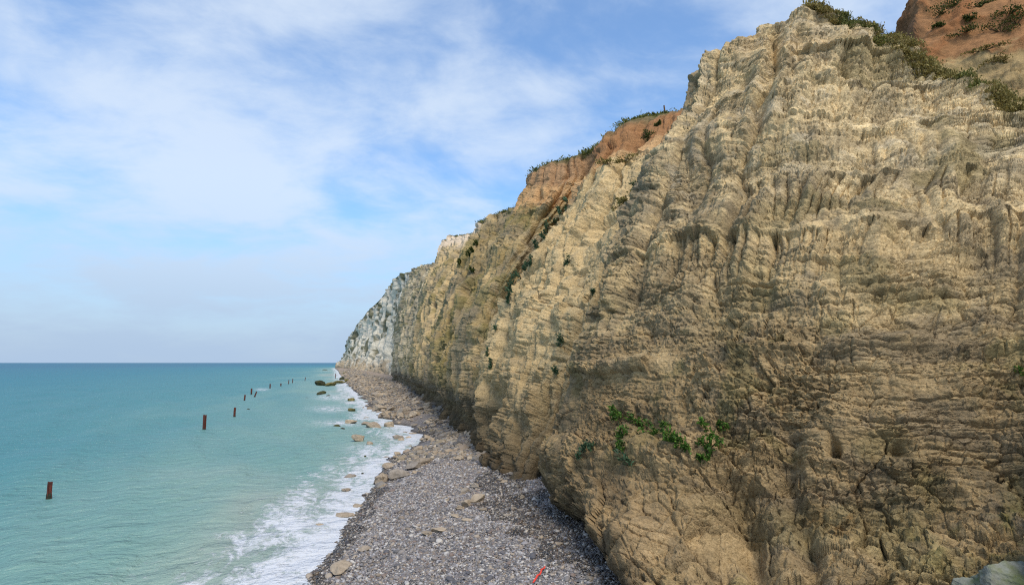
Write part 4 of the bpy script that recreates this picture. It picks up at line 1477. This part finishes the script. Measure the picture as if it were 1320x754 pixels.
def surface_at(u, v, keys='ABCD', r=3.0):
    best = None
    for k, D, n, vp, *_ in SURF:
        if k not in keys:
            continue
        if k not in _pv:
            _pv[k] = project(D.reshape(-1, 3))
        uv, dep = _pv[k]
        w = np.where((np.abs(uv[:, 0] - u) < r) & (np.abs(uv[:, 1] - v) < r))[0]
        if len(w) == 0:
            continue
        i = w[np.argmin(dep[w])]
        if best is None or dep[i] < best[2]:
            best = (D.reshape(-1, 3)[i], n.reshape(-1, 3)[i], dep[i])
    return best


def leaf_faces(centers, dirs, size, rng, aspect=.6, curl=.25):
    """two-triangle pointed leaves, folded along the midrib: V (n*4), F tri"""
    n = len(centers)
    d = dirs / (np.linalg.norm(dirs, axis=1, keepdims=True) + 1e-9)
    r = rng.normal(size=(n, 3))
    side = np.cross(d, r)
    side /= np.linalg.norm(side, axis=1, keepdims=True) + 1e-9
    up = np.cross(side, d)
    L = size[:, None]
    p0 = centers
    p1 = centers + d * L * .5 + side * L * aspect * .5 + up * L * curl * .3
    p2 = centers + d * L - up * L * curl * .3
    p3 = centers + d * L * .5 - side * L * aspect * .5 + up * L * curl * .3
    V = np.stack([p0, p1, p2, p3], 1).reshape(-1, 3)
    b = np.arange(n)[:, None] * 4
    F = np.concatenate([b + np.array([0, 1, 2]), b + np.array([0, 2, 3])], 1).reshape(-1)
    return V, F


def plant(name, u, v, wpx, hpx, mat, label, cat='plant', group=None, nleaf=150, leaf=.16, keys='ABCD', stem=True, droop=.0, seed=None, elong=1.0):
    hit = surface_at(u, v, keys, 4)
    if hit is None:
        return None
    p, nn, dep = hit
    rng = np.random.default_rng(seed if seed is not None else int(u * 7 + v * 13))
    W_, H_ = wpx * dep / FPX, hpx * dep / FPX
    leaf = max(leaf, 2.6 * dep / FPX * .9)
    root = empty(name, p)
    out = np.array([nn[0], nn[1], .35])
    out /= np.linalg.norm(out)
    tang = np.array([-out[1], out[0], 0])
    tang /= np.linalg.norm(tang)
    nb = max(4, int(nleaf / 22))
    bc = np.stack([rng.normal(0, .27, nb), rng.normal(0, .27, nb), rng.uniform(0.0, .42, nb)], 1)
    k = rng.integers(0, nb, nleaf)
    loc = bc[k] + rng.normal(0, .115, (nleaf, 3))
    C = tang * (loc[:, :1] * W_) + np.array([0, 0, 1.0]) * (loc[:, 1:2] * H_) + out * (np.abs(loc[:, 2:]) * min(W_, H_) + .02)
    dr = out + rng.normal(0, .75, (nleaf, 3)) + np.array([0, 0, .45 - droop])
    V, F = leaf_faces(C, dr, leaf * rng.uniform(.55, 1.25, nleaf), rng)
    tone = np.repeat(np.clip(rng.normal(.45, .25, nleaf) + .3 * (rng.random(nb) - .5)[k], 0, 1), 4)
    new_obj('foliage', raw_mesh('foliage', V, F, 3, mat, True, {'tone': tone}), root)
    if stem:
        bm = bmesh.new()
        for q in range(nb):
            e = tang * (bc[q, 0] * W_) + np.array([0, 0, 1.0]) * (bc[q, 1] * H_) + out * (bc[q, 2] * min(W_, H_) + .03)
            a = Vector(-out * .12)
            b_ = Vector(e)
            r = .012 + .0006 * dep
            s1 = (b_ - a).orthogonal().normalized()
            s2 = (b_ - a).cross(s1).normalized()
            r0 = [bm.verts.new(a + (s1 * math.cos(t) + s2 * math.sin(t)) * r) for t in (0, 2.1, 4.2)]
            r1 = [bm.verts.new(b_ + (s1 * math.cos(t) + s2 * math.sin(t)) * r * .4) for t in (0, 2.1, 4.2)]
            for j in range(3):
                bm.faces.new((r0[j], r0[(j + 1) % 3], r1[(j + 1) % 3], r1[j]))
        me = bpy.data.meshes.new('stem')
        bm.to_mesh(me)
        bm.free()
        me.materials.append(M_STEM)
        new_obj('stem', me, root)
    tag(root, label, cat, group)
    return root


for (u, v, w, sz_, lab) in ((1304, 742, 1.7, .85, 'big blue-green lichened boulder lodged at the foot of the near cliff'), (1243, 748, .7, .9, 'small pale green stone beside the lichened boulder')):
    p, nn, dep = surface_at(u, v, 'A', 4)
    rock(V_LICH, p[0] + .15 * nn[0], p[1] + .15 * nn[1], w, lab, z=p[2] - .22 * w, name='boulder', sz=sz_)

LEDGE = 'leafy plants on the near cliff shelf'
for (u, v, w, h, nl, lab) in (
        (797, 537, 22, 18, 90, 'bright green leafy plant at the seaward end of the cliff shelf'),
        (820, 541, 22, 16, 90, 'bright green leafy plant with broad leaves, second on the cliff shelf'),
        (805, 556, 26, 20, 70, 'loose green plant hanging below the first two on the shelf'),
        (800, 571, 14, 12, 40, 'small bright tuft below the shelf plants'),
        (838, 553, 26, 18, 80, 'spreading green plant in the middle of the cliff shelf'),
        (857, 556, 24, 18, 80, 'green plant with upright leaves in the middle of the shelf'),
        (872, 563, 30, 20, 110, 'dense green plant before the gap in the shelf'),
        (886, 573, 16, 14, 50, 'small green plant at the gap in the shelf'),
        (908, 548, 14, 16, 50, 'small upright green plant above the drooping one'),
        (912, 572, 26, 30, 120, 'drooping green plant trailing over the inland end of the shelf'),
        (935, 545, 15, 13, 50, 'single green tuft on bare rock past the shelf'),
        (905, 587, 18, 14, 45, 'trailing green sprig at the lowest tip of the shelf plants')):
    plant('leafy_plant', u, v, w, h, M_LEAF, lab, 'plant', LEDGE, int(nl * 1.9), .15, 'A', droop=.35)
for (u, v, w, h, nl, lab) in (
        (757, 577, 22, 22, 110, 'blue-green leafy plant on the pale bulging rock'),
        (748, 586, 14, 14, 50, 'small blue-green plant beside the larger one on the bulging rock'),
        (803, 588, 24, 22, 60, 'sparse dull green plant below the shelf')):
    plant('leafy_plant', u, v, w, h, M_LEAFB, lab, 'plant', 'dull plants below the shelf', nl, .16, 'A', droop=.2)
plant('leafy_plant', 1316, 478, 16, 14, M_LEAF, 'small bright green plant alone high on the near cliff face', 'plant', None, 60, .1, 'A')
CAB = 'wild cabbages on the pale spur'
for (u, v, w, h, lab) in (
        (722, 437, 13, 12, 'dark blue-green cabbage, the upper of two above the clay smear'),
        (721, 477, 13, 14, 'dark blue-green cabbage, the lower of two above the clay smear'),
        (731, 336, 13, 12, 'round dark green plant on the bare pale spur face'),
        (767, 373, 10, 8, 'small dark green plant in the shadowed ravine of the spur'),
        (815, 237, 18, 12, 'dark teal shrub just below the orange loam'),
        (638, 420, 6, 7, 'tiny dark plant on the ochre wall'),
        (629, 451, 6, 8, 'tiny dark plant low on the ochre wall'),
        (634, 466, 8, 9, 'small green plant lowest on the ochre wall')):
    plant('cabbage_plant', u, v, w, h, M_LEAFB, lab, 'plant', CAB, 130, .18, 'B')
GUL = 'shrubs down the ravine edge'
for (u, v, w, h) in ((728, 262, 9, 12), (722, 272, 10, 13), (714, 282, 10, 12), (707, 292, 13, 13), (700, 301, 10, 12), (692, 315, 10, 14), (681, 334, 9, 14),
                     (675, 344, 9, 13), (669, 352, 12, 15), (663, 362, 13, 15), (658, 372, 11, 13), (653, 383, 6, 10)):
    plant('ravine_shrub', u, v, w, h, M_LEAFB, 'dark green shrub in the strip running down the ravine edge', 'shrub', GUL, 90, .24, 'B')
for (u, v, w, h) in ((612, 312, 7, 8), (607, 319, 8, 9), (602, 327, 8, 9), (596, 334, 6, 8)):
    plant('ravine_shrub', u, v, w, h, M_SCRUB, 'dark shrub in the short streak under the far white crest', 'shrub', 'shrubs under the white crest', 110, .4, 'B')
plant('ravine_shrub', 612, 348, 9, 8, M_SCRUB, 'dark scrub patch over a mossy streak on the far wall', 'shrub', None, 100, .4, 'B')
for (u, v, w, h, m, lab) in (
        (832, 177, 20, 11, M_SCRUB, 'dark rounded bush in the middle of the orange loam bank'),
        (868, 169, 20, 13, M_SCRUB, 'dark bush on the orange loam bank against the near buttress'),
        (780, 208, 26, 9, M_DRY, 'seaward half of the brown-green scrub strip below orange loam'),
        (806, 203, 28, 10, M_DRY, 'inland half of the brown-green scrub strip below orange loam'),
        (845, 158, 12, 6, M_SCRUB, 'small dark bush just under the turf of the loam bank'),
        (800, 258, 26, 10, M_DRY, 'straggling dry brush across the spur face'),
        (820, 250, 20, 10, M_DRY, 'dry brush where the spur meets the ravine')):
    plant('bush', u, v, w, h, m, lab, 'bush', None, 220, .2, 'B')
for (u, v, w, h, m, lab) in (
        (1210, 14, 34, 16, M_SCRUB, 'dark green bush near the top of the orange slope'),
        (1228, 5, 30, 14, M_SCRUB, 'dark bush at the very edge of the orange slope'),
        (1247, 24, 16, 7, M_SCRUB, 'small green bush alone on bare orange soil'),
        (1262, 5, 26, 10, M_SCRUB, 'low bush above the bare orange soil'),
        (1207, 31, 18, 6, M_SCRUB, 'thin low scrub streak on orange soil'),
        (1245, 40, 34, 12, M_SCRUB, 'scrub clump at the foot of the orange slope'),
        (1288, 38, 40, 18, M_SCRUB, 'large dark thicket at the foot of the orange slope'),
        (1312, 28, 34, 20, M_SCRUB, 'dark thicket running up the orange slope'),
        (1302, 12, 34, 14, M_SCRUB, 'broad green thicket across the upper orange slope'),
        (1262, 62, 40, 9, M_DRY, 'straggling dry scrub on the yellow bank'),
        (1286, 75, 30, 10, M_DRY, 'lower dry scrub on the yellow bank')):
    plant('bush', u, v, w, h, m, lab, 'bush', None, 260, .22, 'D')


# turf along the crests (uncountable)
def turf(name, label, spots, mat, blade, per, spread, seed):
    rng = np.random.default_rng(seed)
    C, Dr, S, T = [], [], [], []
    for p in spots:
        n = max(3, int(per * rng.uniform(.4, 1.6)))
        ht = rng.uniform(.4, 1.5)
        c = p + rng.normal(0, 1, (n, 3)) * np.array([spread, spread, .12 * spread])
        C.append(c)
        Dr.append(np.stack([rng.normal(-.2, .5, n), rng.normal(0, .5, n), np.abs(rng.normal(.7, .35, n))], 1))
        S.append(blade * ht * rng.uniform(.5, 1.2, n))
        T.append(np.clip(rng.normal(rng.uniform(.2, .8), .2, n), 0, 1))
    V, F = leaf_faces(np.concatenate(C), np.concatenate(Dr), np.concatenate(S), rng, .38)
    me = raw_mesh(name, V, F, 3, mat, True, {'tone': np.repeat(np.concatenate(T), 4)})
    o = new_obj(name, me)
    tag(o, label, None, None, 'stuff')
    o['category'] = 'grass'
    return o


rs = np.random.default_rng(77)
# crest of the wall
iv = np.argmin(np.abs(B_vp - 7.0))
cr = B_D[:, iv]
spots = []
for i in range(len(cr) - 1):
    if 34 < cr[i, 1] < 250:
        st = np.linalg.norm(cr[i + 1] - cr[i])
        for _ in range(rs.poisson(st * 10 * (40 / cr[i, 1]) ** .5)):
            a = cr[i] + (cr[i + 1] - cr[i]) * rs.random()
            spots.append(a + np.array([rs.uniform(-.2, 1.6), 0, rs.uniform(-.25, .05)]))
turf('grass', 'green turf fringe along the clifftop of the far wall', spots, M_TURF, .36, 26, .4, 3)
# skyline of the buttress
SA = [q for q in SURF if q[0] == 'A'][0]
AD, Avp, Aup = SA[1], SA[3], SA[4]
spots, dry = [], []
for _ in range(2600):
    c = rs.uniform(2.6, 6.25)
    i = int(np.argmin(np.abs(Aup[:, 0] - c)))
    wide = .30 if c < 5.2 else .12
    j = int(np.argmin(np.abs(Avp - (8.0 + rs.uniform(-wide, .35)))))
    p = AD[i, j] + rs.normal(0, .08, 3)
    if perlin(p[0] * .9, p[1] * .9, np.float32(0), 901) > -.22:
        (spots if perlin(p[0] * .5, p[1] * .5, np.float32(4), 902) > .22 else dry).append(p)
turf('grass', 'green grass on the crest of the near buttress', spots, M_TURF, .17, 16, .16, 5)
turf('grass', 'yellowing dry grass on the crest of the near buttress', dry, M_DRY, .19, 20, .18, 6)

# marker post on the clifftop
def build_marker():
    uvc, _ = project(cr)
    p = cr[int(np.argmin(np.abs(uvc[:, 0] - 856) + 9 * (cr[:, 1] > 70)))] + np.array([.1, 0, -.1])
    top = at_y(855, 136, p[1])
    root = empty('marker_post', p)
    bm = bmesh.new()
    h = top[2] - p[2]
    rings = []
    for k, (zz, r) in enumerate(((-.3, .1), (h * .5, .1), (h * .97, .09), (h, .05))):
        rings.append([bm.verts.new((r * math.cos(j * math.pi / 3) - .1 * zz / max(h, .1), r * math.sin(j * math.pi / 3), zz)) for j in range(6)])
    for a, b in zip(rings[:-1], rings[1:]):
        for j in range(6):
            bm.faces.new((a[j], a[(j + 1) % 6], b[(j + 1) % 6], b[j]))
    bm.faces.new(rings[-1])
    me = bpy.data.meshes.new('shaft')
    bm.to_mesh(me)
    bm.free()
    me.materials.append(M_STEM)
    new_obj('shaft', me, root)
    tag(root, 'thin wooden marker post on the turf of the clifftop', 'post')


build_marker()
